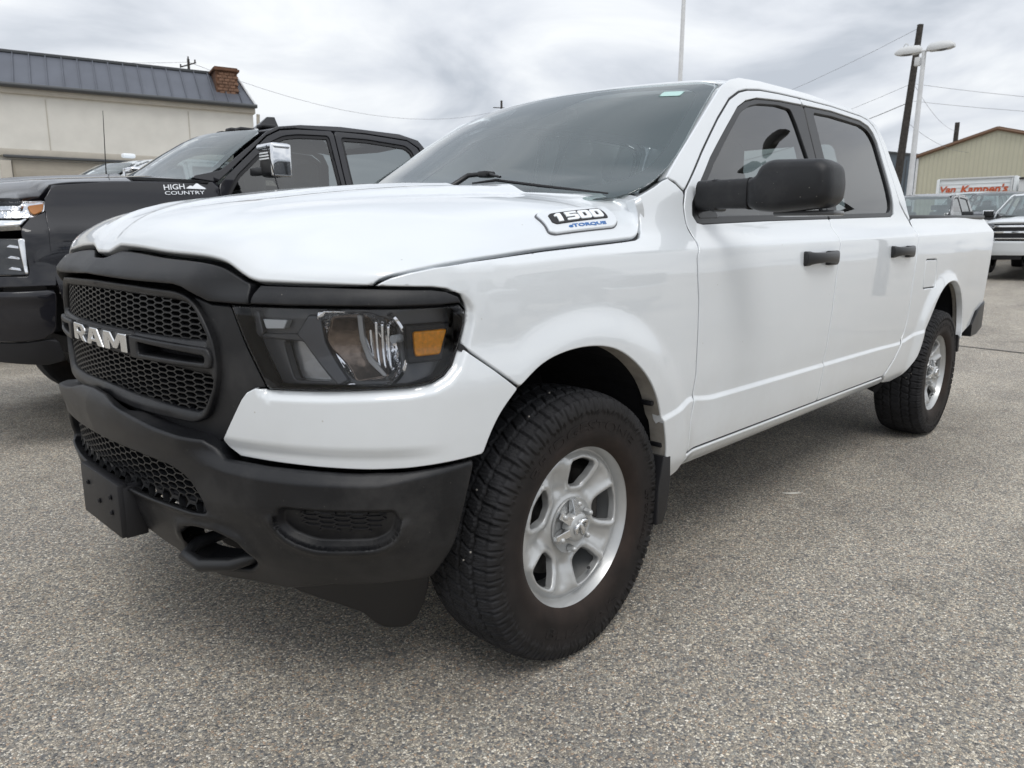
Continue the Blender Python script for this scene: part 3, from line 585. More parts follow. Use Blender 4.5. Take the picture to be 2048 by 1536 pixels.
FEND = [(-.671,1.145),(-.545,1.141),(-.508,1.136),(-.477,1.122),(-.458,1.086),(-.460,1.054),(-.476,1.003),(-.456,.991),(-.392,.944),*ARCF,(.44,.442),(.50,.442),(.536,.458),(.541,.532),(.550,.615),(.574,.70),(.588,.797),(.583,.924),(.580,1.047),(.567,1.138),(.564,1.190),(.590,1.244),(.589,1.30),(.600,1.368),(.617,1.404),(.573,1.431),(.532,1.447),(.50,1.438),(.447,1.416),(.368,1.388),(.318,1.372),(.329,1.352),(.332,1.325),(.325,1.297),(.309,1.272),(.286,1.256),(.254,1.2475),(.205,1.2435),(.12,1.2375),(.006,1.2305),(-.17,1.2185),(-.34,1.2045),(-.44,1.1965),(-.537,1.1845),(-.60,1.1725),(-.637,1.1625),(-.657,1.1535)]
panel('front_fender', FEND, WR, W_, truck, res=.018, r=.0045, skirt=.03, both=True, out=(-.3, -1, 0), seeds=sgrid(.38, .58)+crz(-.36, .56)+_lamp_sd)
DF = [(.545,.532),(.555,.615),(.579,.70),(.593,.797),(.588,.924),(.585,1.047),(.572,1.138),(.570,1.19),(.596,1.244),(.595,1.30),(.606,1.36),(.632,1.413),(.812,1.554),(1.006,1.696),(1.147,1.787),(1.248,1.829),(1.325,1.848),(1.451,1.866),(1.65,1.879),(1.862,1.888),(1.866,1.862),(1.80,1.858),(1.621,1.849),(1.397,1.829),(1.284,1.803),(1.194,1.766),(1.049,1.671),(.856,1.541),(.725,1.437),(.661,1.374),(.646,1.330),(.662,1.306),(.697,1.301),(1.195,1.322),(1.80,1.343),(1.820,1.342),(1.812,1.28),(1.79,1.18),(1.768,1.076),(1.745,.90),(1.728,.775),(1.70,.65),(1.688,.532)]
fd = panel('front_door', DF, WRAP, W_, truck, res=.026, r=.003, skirt=.03, both=True, seeds=sgrid(.56, 1.72)+crz(.60, 1.78))
DR = [(1.693,.532),(1.706,.65),(1.734,.775),(1.751,.90),(1.774,1.076),(1.796,1.18),(1.818,1.28),(1.826,1.342),(1.849,1.345),(2.669,1.373),(2.737,1.392),(2.752,1.435),(2.769,1.625),(2.769,1.772),(2.745,1.825),(2.70,1.855),(2.594,1.874),(2.212,1.877),(1.872,1.862),(1.868,1.889),(2.236,1.900),(2.619,1.898),(2.72,1.888),(2.78,1.86),(2.81,1.825),(2.828,1.699),(2.832,1.524),(2.85,1.45),(2.90,1.405),(2.945,1.36),(2.955,1.32),(2.945,1.27),(2.925,1.20),(2.903,1.098),(2.885,.98),(2.878,.88),(2.868,.81),(2.84,.742),(2.80,.69),(2.72,.62),(2.60,.545),(2.57,.532)]
rd = panel('rear_door', DR, WRAP, W_, truck, res=.028, r=.003, skirt=.03, both=True, seeds=sgrid(1.72, 2.8)+crz(1.82, 2.90))
CF = [(.524,1.450),(.565,1.480),(.653,1.540),(.75,1.602),(.939,1.728),(1.03,1.787),(1.10,1.832),(1.20,1.876),(1.30,1.900),(1.5,1.917),(2.0,1.935),(2.5,1.930),(2.75,1.908),(2.85,1.87),(2.89,1.80),(2.935,1.62),(2.965,1.45),(2.985,1.375),(2.965,1.36),(2.955,1.375),(2.905,1.418),(2.858,1.458),(2.839,1.526),(2.835,1.70),(2.816,1.829),(2.785,1.866),(2.722,1.893),(2.62,1.903),(2.236,1.905),(1.86,1.894),(1.65,1.885),(1.45,1.872),(1.322,1.854),(1.244,1.835),(1.143,1.793),(1.001,1.702),(.807,1.560),(.628,1.419),(.619,1.412),(.575,1.439)]
panel('cab_pillar_frame', CF, WRAP, W_, truck, res=.02, r=.005, skirt=.03, both=True)
FUEL = [(3.10,.975),(3.335,.975),(3.345,1.05),(3.335,1.145),(3.11,1.145),(3.095,1.06)]
ARCH = smooth_path([(4.10,.60),(4.125,.70),(4.10,.80),(4.01,.905),(3.87,.975),(3.69,1.0),(3.52,.982),(3.36,.905),(3.25,.800),(3.15,.695),(3.086,.596),(3.01,.526),(2.97,.476)])
BED = [(2.608,.53),(2.73,.612),(2.81,.683),(2.85,.735),(2.878,.805),(2.889,.88),(2.896,.98),(2.914,1.098),(2.936,1.20),(2.956,1.27),(2.968,1.32),(2.985,1.362),(3.04,1.374),(4.0,1.402),(4.80,1.416),(4.84,1.407),(4.875,1.368),(4.88,1.30),(4.85,1.15),(4.80,.95),(4.77,.80),(4.72,.765),(4.55,.75),(4.45,.655),(4.114,.590)]+ARCH+[(2.81,.462),(2.66,.478)]
panel('bed_side', BED, WRAP, W_, truck, holes=[fillet(FUEL, .025)], res=.028, r=.006, skirt=.03, both=True, seeds=sgrid(2.7, 3.15)+crz(2.95, 4.85))
panel('fuel_door', [(a+(3.22-a)*.055, b+(1.06-b)*.075) for a, b in FUEL], inset(WRAP, .001), W_, truck, res=.02, r=.003, skirt=.01, fil=.022)
panel('bed_inner_shade', [(3.07,.95),(3.37,.95),(3.37,1.17),(3.07,1.17)], inset(WRAP, .012), M['rubber_seal'], truck, res=.05)
def SILL(x, z):
    q = WRAP(x, z); t = np.asarray(z); q[:, 1] += -.004*np.exp(-((t-.517)/.009)**2)+.02*sstep((.50-t)/.06); return q
panel('sill', [(.542,.455),(.60,.447),(1.2,.455),(1.96,.466),(2.5,.472),(2.60,.474),(2.62,.492),(2.565,.526),(1.87,.527),(1.1,.526),(.545,.526)], SILL, W_, truck, res=.02, r=.006, skirt=.06, both=True, seeds=[(x_, z_) for x_ in np.arange(.56, 2.56, .04) for z_ in (.50,.507,.512,.517,.522)])
RP = [(1.045,0),(1.060,-.25),(1.095,-.42),(1.135,-.56),(1.185,-.66),(1.215,-.692),(1.3,-.700),(2.0,-.703),(2.5,-.700),(2.75,-.690),(2.87,-.66),(2.91,-.5),(2.93,0)]
panel('roof', RP+[(a, -b) for a, b in reversed(RP) if b], ROOF, W_, truck, res=.05, r=.012, skirt=.03, out=(0, 0, 1), fil=.0)
# ---- glass
WSP = [(0,1.335),(-.45,1.345),(-.70,1.362),(-.845,1.378),(-.885,1.40),(-.886,1.44),(-.858,1.542),(-.824,1.62),(-.778,1.73),(-.747,1.80),(-.722,1.850),(-.66,1.870),(-.40,1.876),(0,1.881)]
WSP = WSP+[(-a, b) for a, b in reversed(WSP) if a]
ws = panel('windscreen', WSP, WS, M['glass'], truck, res=.05, r=.002, skirt=.004, out=(-1, 0, .3))
_in = [(0,1.395),(-.45,1.402),(-.66,1.415),(-.79,1.445),(-.815,1.49),(-.80,1.56),(-.755,1.67),(-.715,1.765),(-.685,1.815),(-.62,1.843),(-.36,1.855),(-.21,1.850),(-.155,1.79),(-.11,1.745),(0,1.735)]
_in = _in+[(-a, b) for a, b in reversed(_in) if a]
panel('windscreen_border', [(a*.992, 1.62+(b-1.62)*.985) for a, b in WSP], inset(WS, .006), M['rubber_seal'], ws, holes=[fillet(_in, .03)], res=.03, r=.001, skirt=.001, out=(-1, 0, .3))
panel('windscreen_sticker', [(-.56,1.822),(-.64,1.818),(-.645,1.795),(-.565,1.799)], inset(WS, -.002), M['sticker'], ws, res=.03, r=.0005, skirt=.001, out=(-1, 0, .3))
GF = [(.68,1.30),(1.86,1.335),(1.79,1.60),(1.735,1.832),(1.62,1.842),(1.397,1.822),(1.284,1.797),(1.194,1.760),(1.049,1.665),(.856,1.535),(.725,1.431),(.661,1.368),(.650,1.325)]
GR = [(1.90,1.335),(2.66,1.368),(2.725,1.392),(2.742,1.435),(2.757,1.625),(2.757,1.768),(2.733,1.818),(2.69,1.846),(2.59,1.864),(2.212,1.867),(1.975,1.858),(1.955,1.69)]
for pl, d_ in ((GF, fd), (GR, rd)):
    for k_, o_ in enumerate(panel('window_glass', pl, inset(WRAP, .016), M['glass_dark'], d_[0], res=.05, r=.001, skirt=.003, both=True)):
        o_.parent = d_[k_]
def ring_of(pl, w):  # inner offset of a polygon
    q = resamp([tuple(a[:2]) for a in pl], .03); t_ = np.roll(q, -1, 0)-np.roll(q, 1, 0); t_ /= np.linalg.norm(t_, axis=1)[:, None]; n_ = np.stack([-t_[:, 1], t_[:, 0]], 1)
    c = q+n_*w; ins = inside(c, q); 
    if ins.mean() < .5: c = q-n_*w
    d, _ = nearest(c, [q]); return [tuple(a) for a in c[d > w*.97]]
WO = [(.697,1.303),(1.195,1.324),(1.80,1.345),(1.832,1.345),(1.836,1.40),(1.852,1.60),(1.866,1.75),(1.888,1.858),(1.80,1.856),(1.621,1.847),(1.397,1.827),(1.284,1.801),(1.194,1.764),(1.049,1.669),(.856,1.539),(.727,1.436),(.663,1.373),(.649,1.330),(.664,1.308)]
WI = [(.76,1.333),(1.195,1.349),(1.79,1.370),(1.775,1.50),(1.765,1.62),(1.745,1.77),(1.728,1.825),(1.60,1.827),(1.41,1.808),(1.31,1.785),(1.22,1.748),(1.08,1.655),(.885,1.522),(.757,1.421),(.70,1.37),(.69,1.345),(.70,1.333)]
WO2 = [(1.838,1.346),(2.669,1.374),(2.735,1.393),(2.750,1.435),(2.767,1.625),(2.767,1.772),(2.743,1.823),(2.70,1.853),(2.594,1.872),(2.212,1.875),(1.893,1.860),(1.872,1.75),(1.857,1.60),(1.842,1.40)]
WI2 = [(1.955,1.372),(2.66,1.397),(2.705,1.412),(2.722,1.445),(2.737,1.625),(2.738,1.765),(2.716,1.806),(2.675,1.833),(2.59,1.850),(2.212,1.852),(1.985,1.842),(1.965,1.69),(1.95,1.50)]
for a_, b_, d_ in ((WO, WI, fd), (WO2, WI2, rd)):
    for k_, o_ in enumerate(panel('window_trim', a_, inset(WRAP, .006), M['trim'], None, holes=[fillet(b_, .02)], res=.03, r=.004, skirt=.012, both=True)): o_.parent = d_[k_]
# mirror sail panel in the front corner of the window
for k_, o_ in enumerate(panel('sail_panel', [(.69,1.322),(.83,1.327),(.795,1.40),(.775,1.44),(.73,1.415),(.69,1.37)], inset(WRAP, .004), M['trim'], None, res=.02, r=.003, both=True)): o_.parent = fd[k_]
# ---- door handles
def handle(x0, z0, parent, side):
    bm = bmesh.new(); y = -1.0
    yb = lambda x_, z_: -float(Yside(x_, z_-0, 1))
    L = [(0,.004),(.05,.022),(.16,.030),(.26,.026),(.315,.010)]
    pts = [(x0+a, yb(x0+a, z0)-b, z0+.004*math.sin(a*8)) for a, b in L]
    # flat strap: elliptical sections
    prev = None
    sc = [(.014,.030),(.013,.024),(.012,.021),(.013,.024),(.016,.030)]
    rings = []
    for (px, py, pz), (ry, rz_) in zip(pts, sc):
        rings.append([bm.verts.new((px, py+ry*math.copysign(abs(math.cos(t))**.6, math.cos(t)), pz+rz_*math.copysign(abs(math.sin(t))**.6, math.sin(t)))) for t in np.linspace(0, 2*math.pi, 17)[:-1]])
    for A_, B_ in zip(rings, rings[1:]):
        for k in range(16): bm.faces.new((A_[k], A_[(k+1) % 16], B_[(k+1) % 16], B_[k]))
    bm.faces.new(rings[0]); bm.faces.new(rings[-1][::-1])
    bm_box(bm, (x0+.27, yb(x0+.27, z0)-.010, z0), (.10,.03,.062), .010)
    bm_box(bm, (x0+.02, yb(x0+.02, z0)-.006, z0), (.055,.022,.060), .009)
    if side: bmesh.ops.scale(bm, vec=(1, -1, 1), verts=bm.verts[:])
    bm_obj('door_handle', bm, M['trim'], parent, sharp=45)
def cup(x0, z0):
    return [(x0+.05,z0-.036),(x0+.24,z0-.036),(x0+.24,z0+.036),(x0+.05,z0+.036)]
for s_ in (0, 1):
    handle(1.415, 1.174, fd[s_], s_); handle(2.495, 1.192, rd[s_], s_)
# ---- wheel-house liners and arch flanges
def arch_strip(name, path, d0, d1, m, both=True):
    q = np.array(path); out_ = []
    for sd in ((1, -1) if both else (1,)):
        V = []; F = []
        for i, (x_, z_) in enumerate(q):
            y = float(WRAP(x_, z_)[1]); V += [(x_, (y+d0)*sd, z_), (x_, (y+d1)*sd, z_)]
        for i in range(len(q)-1): F.append((2*i, 2*i+1, 2*i+3, 2*i+2))
        out_.append(mk(name, V, F, m, truck))
    return out_
FA = smooth_path([(-.427,.732),(-.409,.771),(-.368,.832),(-.316,.880)])+ARCF
arch_strip('arch_flange', FA, .006, .062, M['flange']); arch_strip('arch_flange', [(a, b) for a, b in ARCH], .006, .062, M['flange'])
def liner(cx, path):
    q = [(x_, z_) for x_, z_ in path]; V = []; F = []; c = np.array([cx, .42])
    for sd in (1, -1):
        V = []; F = []
        L = []
        for i, (x_, z_) in enumerate(q):
            y = float(WRAP(x_, z_)[1]); g = 1+.02*(i % 6 == 0); xx, zz = cx+(x_-cx)*1.03*g, z_+(.015)*g
            V += [(x_, (y+.058)*sd, z_), (xx, (y+.075)*sd, zz), (xx, -.80*sd, zz+.01), (cx+(xx-cx)*.98, -.52*sd, zz)]
        for i in range(len(q)-1):
            for j in range(3): F.append((4*i+j, 4*i+j+1, 4*i+j+5, 4*i+j+4))
        k = len(V); V.append((cx, -.52*sd, .42))
        for i in range(len(q)-1): F.append((4*i+3, 4*i+7, k))
        mk('wheel_liner', V, F, M['liner'], truck, smooth=False)
liner(0, [(-.46,.45),(-.45,.60)]+FA[::1]+[(.422,.30)]); liner(WB, [(4.10,.35)]+ARCH[::2]+[(2.99,.35)])
# clips and mud flaps
for s_ in (1, -1):
    for (x_, z_) in ((.335,.735),(.398,.585)): box('liner_clip', (x_-.004, -.985*s_, z_), (.012,.045,.016), M['plastic_dk'], truck, .003)
    prism('mud_flap', [(.385,.55),(.430,.545),(.432,.46),(.425,.36),(.40,.315),(.36,.32),(.365,.45)], M['plastic_dk'], truck, y0=-1.022*s_, y1=-.80*s_, bev=.004)
    prism('mud_flap', [(4.085,.62),(4.12,.60),(4.14,.50),(4.10,.50)], M['plastic_dk'], truck, y0=-1.0*s_, y1=-.80*s_, bev=.004)

# ---- black front end
capb = [(S0,1.150),(-1.62,1.148),(-1.397,1.142),(-1.198,1.139),(-1.163,1.133),(-1.119,1.114),(-1.088,1.101),(-.97,1.099)]
_s = np.linspace(-.972, S0, 40); capt = [(float(a), float(he_z(a))-.006) for a in _s]
def full(h): return [tuple(q) for q in h]+[(2*S0-q[0],)+tuple(q[1:]) for q in reversed(h) if abs(q[0]-S0) > 1e-6]
panel('grille_cap', full(capb+capt[:-1]+[(S0, float(he_z(S0))-.006)]), CAP, M['plastic'], truck, res=.016, r=.005, skirt=.05, out=(-1, 0, 0))
panel('lamp_strip', [(-.966,1.101),(-.79,1.101),(-.614,1.100),(-.52,1.101),(-.472,1.104),(-.480,1.118),(-.510,1.130),(-.546,1.135),(-.682,1.139),(-.794,1.141),(-.946,1.142),(-.958,1.125)], CAP, M['plastic'], truck, res=.012, r=.004, skirt=.04, out=(-1, -1, 0), both=True)
# surround
mesh_up = [(S0,1.108),(-1.475,1.106),(-1.225,1.098,.02),(-1.178,1.092,.02),(-1.150,1.070,.02),(-1.112,1.008,.012),(-1.20,1.006),(-1.40,1.006),(S0,1.006)]
mesh_lo = [(S0,.938),(-1.408,.936),(-1.277,.932),(-1.108,.922,.01),(-1.116,.895,.02),(-1.148,.845,.02),(-1.170,.828,.02),(-1.25,.828),(-1.45,.834),(S0,.842)]
slot = [(-1.385,.984,.008),(-1.108,.972,.006),(-1.110,.955,.006),(-1.385,.955,.008)]
slot2 = [(2*S0-a, b, c) for a, b, c in reversed(slot)]
def full(h): return [tuple(q) for q in h]+[(2*S0-q[0],)+tuple(q[1:]) for q in reversed(h) if abs(q[0]-S0) > 1e-6]
ring = [(S0,1.133),(-1.40,1.128),(-1.22,1.121,.02),(-1.160,1.108,.03),(-1.120,1.070,.03),(-1.085,1.01,.03),(-1.080,.95,.03),(-1.098,.885,.03),(-1.135,.818,.03),(-1.185,.796,.03),(-1.46,.796),(S0,.806)]
sur = [(S0,1.131),(-1.40,1.127),(-1.22,1.120),(-1.155,1.107),(-1.10,1.094),(-1.037,1.094),(-.950,.908),(-.985,.902),(-1.008,.890),(-1.028,.870),(-1.100,.765),(-1.12,.752),(-1.30,.76),(-1.46,.775),(S0,.79)]
gr = panel('grille_surround', full(sur), inset(WRAP, .012), M['plastic'], truck, holes=[full([(S0,1.12),(-1.2,1.11),(-1.13,1.06),(-1.10,1.0),(-1.095,.93),(-1.14,.83),(-1.2,.81),(S0,.82)])], res=.02, r=.006, skirt=.05, out=(-1, 0, 0))
h_up = fillet(full(mesh_up), .0); h_lo = fillet(full(mesh_lo), .0)
RINGP = fillet([q for q in full(ring)], .0)
def RNG_(s, z):
    s = np.asarray(s, float); z = np.asarray(z, float); q = inset(WRAP, -.006)(s, z); P_ = np.stack([np.ravel(s), np.ravel(z)], 1)
    d = np.minimum(pdist(P_, h_up), pdist(P_, h_lo)); k = .010*(1-sstep(d/.018)); q[:, 0] += k; return q
gring = panel('grille_ring', RINGP, RNG_, M['plastic'], truck, holes=[h_up, h_lo, fillet(slot, .0), fillet(slot2, .0)], res=.011, r=.006, skirt=.05, out=(-1, 0, 0))
# raised bars either side of the badge
bars = [(-1.425,.999,.010),(-1.095,.992,.012),(-1.085,.968,.01),(-1.092,.948,.012),(-1.10,.942,.01),(-1.425,.940,.010)]
for hh, sl in ((bars, slot), ([(2*S0-a, b, c) for a, b, c in reversed(bars)], slot2)):
    panel('grille_bar', fillet(hh, .0), inset(WRAP, -.016), M['plastic'], truck, holes=[fillet([(a, b) for a, b, c in sl], .008)], res=.008, r=.006, skirt=.03, out=(-1, 0, 0))
panel('slot_backing', full([(S0,.995),(-1.09,.99),(-1.09,.94),(S0,.94)]), inset(WRAP, .055), M['plastic_dk'], truck, res=.04, out=(-1, 0, 0))
# flattened-hexagon mesh
def hexmesh(name, polys, fm, parent, cw=.050, ch=.0148, bar=.0038, dep=.016, m=None):
    V = []; F = []
    lo = np.vstack([np.array([a[:2] for a in q]) for q in polys]).min(0); hi = np.vstack([np.array([a[:2] for a in q]) for q in polys]).max(0)
    seen = set(); segs = []
    ni = int((hi[0]-lo[0])/(cw*.75))+3; nj = int((hi[1]-lo[1])/ch)+3
    for i in range(-1, ni):
        for j in range(-1, nj):
            cx = lo[0]+i*cw*.75; cz = lo[1]+j*ch+(i % 2)*ch*.5
            hx_ = [(cx+cw*.5*a, cz+ch*.5*b) for a, b in ((-1,0),(-.5,1),(.5,1),(1,0),(.5,-1),(-.5,-1))]
            for k in range(6):
                a, b = hx_[k], hx_[(k+1) % 6]; key = (round((a[0]+b[0])*2000), round((a[1]+b[1])*2000))
                if key in seen: continue
                seen.add(key); segs.append((a, b))
    P_ = np.array([((a[0]+b[0])/2, (a[1]+b[1])/2) for a, b in segs]); ok = np.zeros(len(P_), bool)
    for q in polys: ok |= inside(P_, np.array([a[:2] for a in q]))
    Sg = np.array([(a, b) for (a, b), o_ in zip(segs, ok) if o_]); a = Sg[:, 0]; b = Sg[:, 1]; t = b-a; t /= np.linalg.norm(t, axis=1)[:, None]; n_ = np.stack([-t[:, 1], t[:, 0]], 1)*bar*.5; a = a-t*bar*.2; b = b+t*bar*.2
    c4 = np.stack([a-n_, b-n_, b+n_, a+n_], 1).reshape(-1, 2); c4b = np.stack([a-n_*1.9, b-n_*1.9, b+n_*1.9, a+n_*1.9], 1).reshape(-1, 2)
    f_ = fm(c4[:, 0], c4[:, 1]).reshape(-1, 4, 3); g_ = inset(fm, dep)(c4b[:, 0], c4b[:, 1]).reshape(-1, 4, 3); V = np.concatenate([f_, g_], 1).reshape(-1, 3)
    for k in range(0, len(V), 8): F += [(k, k+1, k+2, k+3), (k, k+4, k+5, k+1), (k+1, k+5, k+6, k+2), (k+2, k+6, k+7, k+3), (k+3, k+7, k+4, k)]
    bm = bmesh.new(); vs = [bm.verts.new(v) for v in V]
    for f in F: bm.faces.new([vs[i] for i in f])
    o = bm_obj(name, bm, m or M['trim'], parent, sharp=20, kind='stuff'); return o
hexmesh('grille_mesh', [h_up], inset(WRAP, .012), truck); hexmesh('grille_mesh', [h_lo], inset(WRAP, .012), truck)
panel('radiator_screen', full([(S0,1.12),(-1.10,1.09),(-1.08,.80),(S0,.80)]), inset(WRAP, .045), M['liner'], truck, res=.05, out=(-1, 0, 0))
# ---- glyphs
def bil(c4):
    c4 = np.array(c4, float)
    def f(u, v): u = np.asarray(u)[..., None]; v = np.asarray(v)[..., None]; return (1-v)*((1-u)*c4[0]+u*c4[1])+v*((1-u)*c4[3]+u*c4[2])
    return f     # corners: bottom-left, bottom-right, top-right, top-left
GLY = {
 'R': ([(0,0),(.30,0),(.30,.34),(.42,.34),(.68,0),(1,0),(.74,.38),(.93,.50),(.97,.66),(.93,.84),(.78,1),(0,1)], [[(.30,.56),(.30,.76),(.62,.76),(.66,.66),(.62,.56)]]),
 'A': ([(0,0),(.28,0),(.34,.20),(.64,.20),(.70,0),(1,0),(.70,1),(.29,1)], [[(.40,.40),(.49,.74),(.58,.40)]]),
 'M': ([(0,0),(.24,0),(.24,.58),(.42,.12),(.58,.12),(.76,.58),(.76,0),(1,0),(1,1),(.68,1),(.50,.52),(.32,1),(0,1)], []),
 '1': ([(.22,0),(.72,0),(.72,1),(.30,1),(0,.84),(0,.62),(.22,.66)], []),
 '5': ([(0,0),(.86,0),(1,.12),(1,.52),(.88,.64),(.34,.64),(.34,.76),(1,.76),(1,1),(0,1),(0,.40),(.66,.40),(.66,.24),(0,.24)], []),
 '0': ([(.12,0),(.88,0),(1,.12),(1,.88),(.88,1),(.12,1),(0,.88),(0,.12)], [[(.36,.27),(.36,.73),(.64,.73),(.64,.27)]]),
}
def glyph(name, ch, fm, c4, m, parent, off, r, skirt, out, res=.01):
    b = bil(c4); o_, hs = GLY[ch]; f = lambda q: [tuple(b(x_, y_)) for x_, y_ in q]
    return panel(name, f(o_), fm, m, parent, holes=[f(h) for h in hs], res=res, r=r, skirt=skirt, off=off, out=out, bres=res*.5)
bz = S0+.016
for ch, s0_, s1_ in (('R', bz-.205, bz-.080), ('A', bz-.072, bz+.062), ('M', bz+.070, bz+.212)):
    # the badge reads from the viewer's left to right = growing s
    glyph('badge_letter', ch, WRAP, [(s0_,.950),(s1_,.950),(s1_,1.000),(s0_,1.000)], M['satin'], truck, .018, .0035, .022, (-1, 0, 0), .008)
panel('badge_carrier', fillet([(bz-.222,.944),(bz+.226,.940),(bz+.226,1.006),(bz-.222,1.008)], .012), WRAP, M['rubber_seal'], truck, res=.02, r=.005, skirt=.03, off=.002, out=(-1, 0, 0))
# ---- bumper
Bt = [(S0,.835),(-1.57,.830),(-1.448,.803),(-1.279,.780),(-1.116,.768),(-1.100,.757),(-1.052,.728),(-.93,.7215),(-.813,.720),(-.708,.716),(-.624,.717),(-.535,.722),(-.446,.726),(-.441,.714)]
Bb = [(-.493,.491),(-.527,.396),(-.620,.400),(-.793,.393),(-.945,.352),(-1.062,.350),(-1.20,.345),(-1.335,.362),(-1.371,.393),(-1.488,.426),(S0,.430)]
IN = [(S0,.694),(-1.40,.690),(-1.25,.682,.03),(-1.18,.660,.03),(-1.142,.610,.02),(-1.137,.574,.01),(-1.198,.572),(-1.454,.574),(S0,.576)]
inp = fillet(full(IN), .0)
_sd = cont(fillet(FOG, .02), (-.03,-.022,-.015,-.008,0,.006,.012,.018,.024))+cont([(a, b) for a, b in fillet(TOW, 0)], (-.04,-.03,-.02,-.013,.013,.02,.03,.04)); _sd = _sd+[(2*S0-a, b) for a, b in _sd]
_sd += [(float(s_), float(ridge_z(s_))+d_) for s_ in np.arange(-1.1, -.45, .012) for d_ in (-.008, 0, .008, .016, .024, .032, .04)]
bump = panel('front_bumper', full(Bt+Bb), BMP, M['plastic'], truck, holes=[inp, fillet(TOW, .0), fillet([(2*S0-a, b, c) for a, b, c in reversed(TOW)], .0)], res=.013, r=.010, skirt=.055, out=(-1, 0, 0), bres=.010, seeds=_sd)
hexmesh('intake_mesh', [inp], inset(BMP, .025), bump, cw=.050, ch=.020, dep=.018); panel('intake_screen', full([(S0,.70),(-1.12,.70),(-1.12,.56),(S0,.56)]), inset(BMP, .06), M['liner'], bump, res=.05, out=(-1, 0, 0))
FM = [(-.872,.617,.02),(-.655,.617,.02),(-.655,.598,.02),(-.692,.566,.03),(-.836,.563,.04),(-.872,.59,.02)]
for s_ in (0, 1):
    FMs = fillet([(2*S0-a, b, c) for a, b, c in reversed(FM)] if s_ else FM, .0)
    hexmesh('fog_insert_mesh', [FMs], inset(BMP, -.004), bump, cw=.050, ch=.0135, bar=.004, dep=.008, m=M['plastic_dk'])
    def tp(s0_, z0_): return (2*S0-s0_ if s_ else s0_, z0_)
    # tow hook : forged loop standing in its opening
    P0 = [BMP(np.array([tp(a, b)[0]]), np.array([b]))[0] for a, b in ((-1.275,.425),(-1.255,.407),(-1.18,.392),(-1.10,.395),(-1.06,.415))]
    pts = [tuple(P0[0]+np.array([.10,.0,.02])), tuple(P0[0]+np.array([0.02,0,.016])), tuple(P0[1]+np.array([-.030,0,.012])), tuple(P0[2]+np.array([-.040,0,.016])), tuple(P0[3]+np.array([-.020,0,.022])), tuple(P0[4]+np.array([.04,0,.022])), tuple(P0[4]+np.array([.12,0,.02]))]
    tube('tow_hook', pts, [.016,.018,.019,.019,.018,.018,.016], M['trim'], truck, 12, sharp=80)
    panel('tow_recess', [tp(-1.34,.33), tp(-.98,.33), tp(-.98,.55), tp(-1.34,.55)], inset(BMP, .10), M['liner'], bump, res=.06, out=(-1, 0, 0))
VAL = [(-.530,.405),(-.945,.372),(-1.02,.362),(-.93,.318),(-.80,.285),(-.71,.250),(-.665,.205),(-.62,.176),(-.53,.158),(-.495,.18),(-.492,.25),(-.505,.33)]
panel('air_dam', fillet(VAL, .02), inset(BMP, .022), M['plastic_dk'], truck, res=.02, r=.008, skirt=.03, out=(-1, -1, 0), both=True)
# licence plate bracket
bm = bmesh.new(); bm_box(bm, (-.985, -.012, .505), (.028,.315,.155), .005); 
for py, pz in ((-.10,.535),(-.10,.49),(.09,.535),(.0,.50)):
    bmesh.ops.create_cone(bm, cap_ends=True, segments=14, radius1=.0085, radius2=.006, depth=.004, matrix=Matrix.Translation((-1.0005, py-.012, pz)) @ Matrix.Rotation(R(90), 4, 'Y'))
lic = bm_obj('plate_bracket', bm, M['plastic_dk'], truck, sharp=30)
for py, pz in ((-.10,.535),(-.10,.49),(.09,.535),(.0,.50)): lathe('bracket_hole', [(0,-.0015),(.005,-.0015),(.0055,.001)], M['liner'], lic, n=12, axis='X', c=(-1.0035, py-.012, pz))
box('bracket_side', (-.957, -.155, .500), (.060,.030,.150), M['plastic_dk'], lic, .004)
box('bumper_beam', (-.76, 0, .60), (.12,1.15,.26), M['liner'], truck, .01)
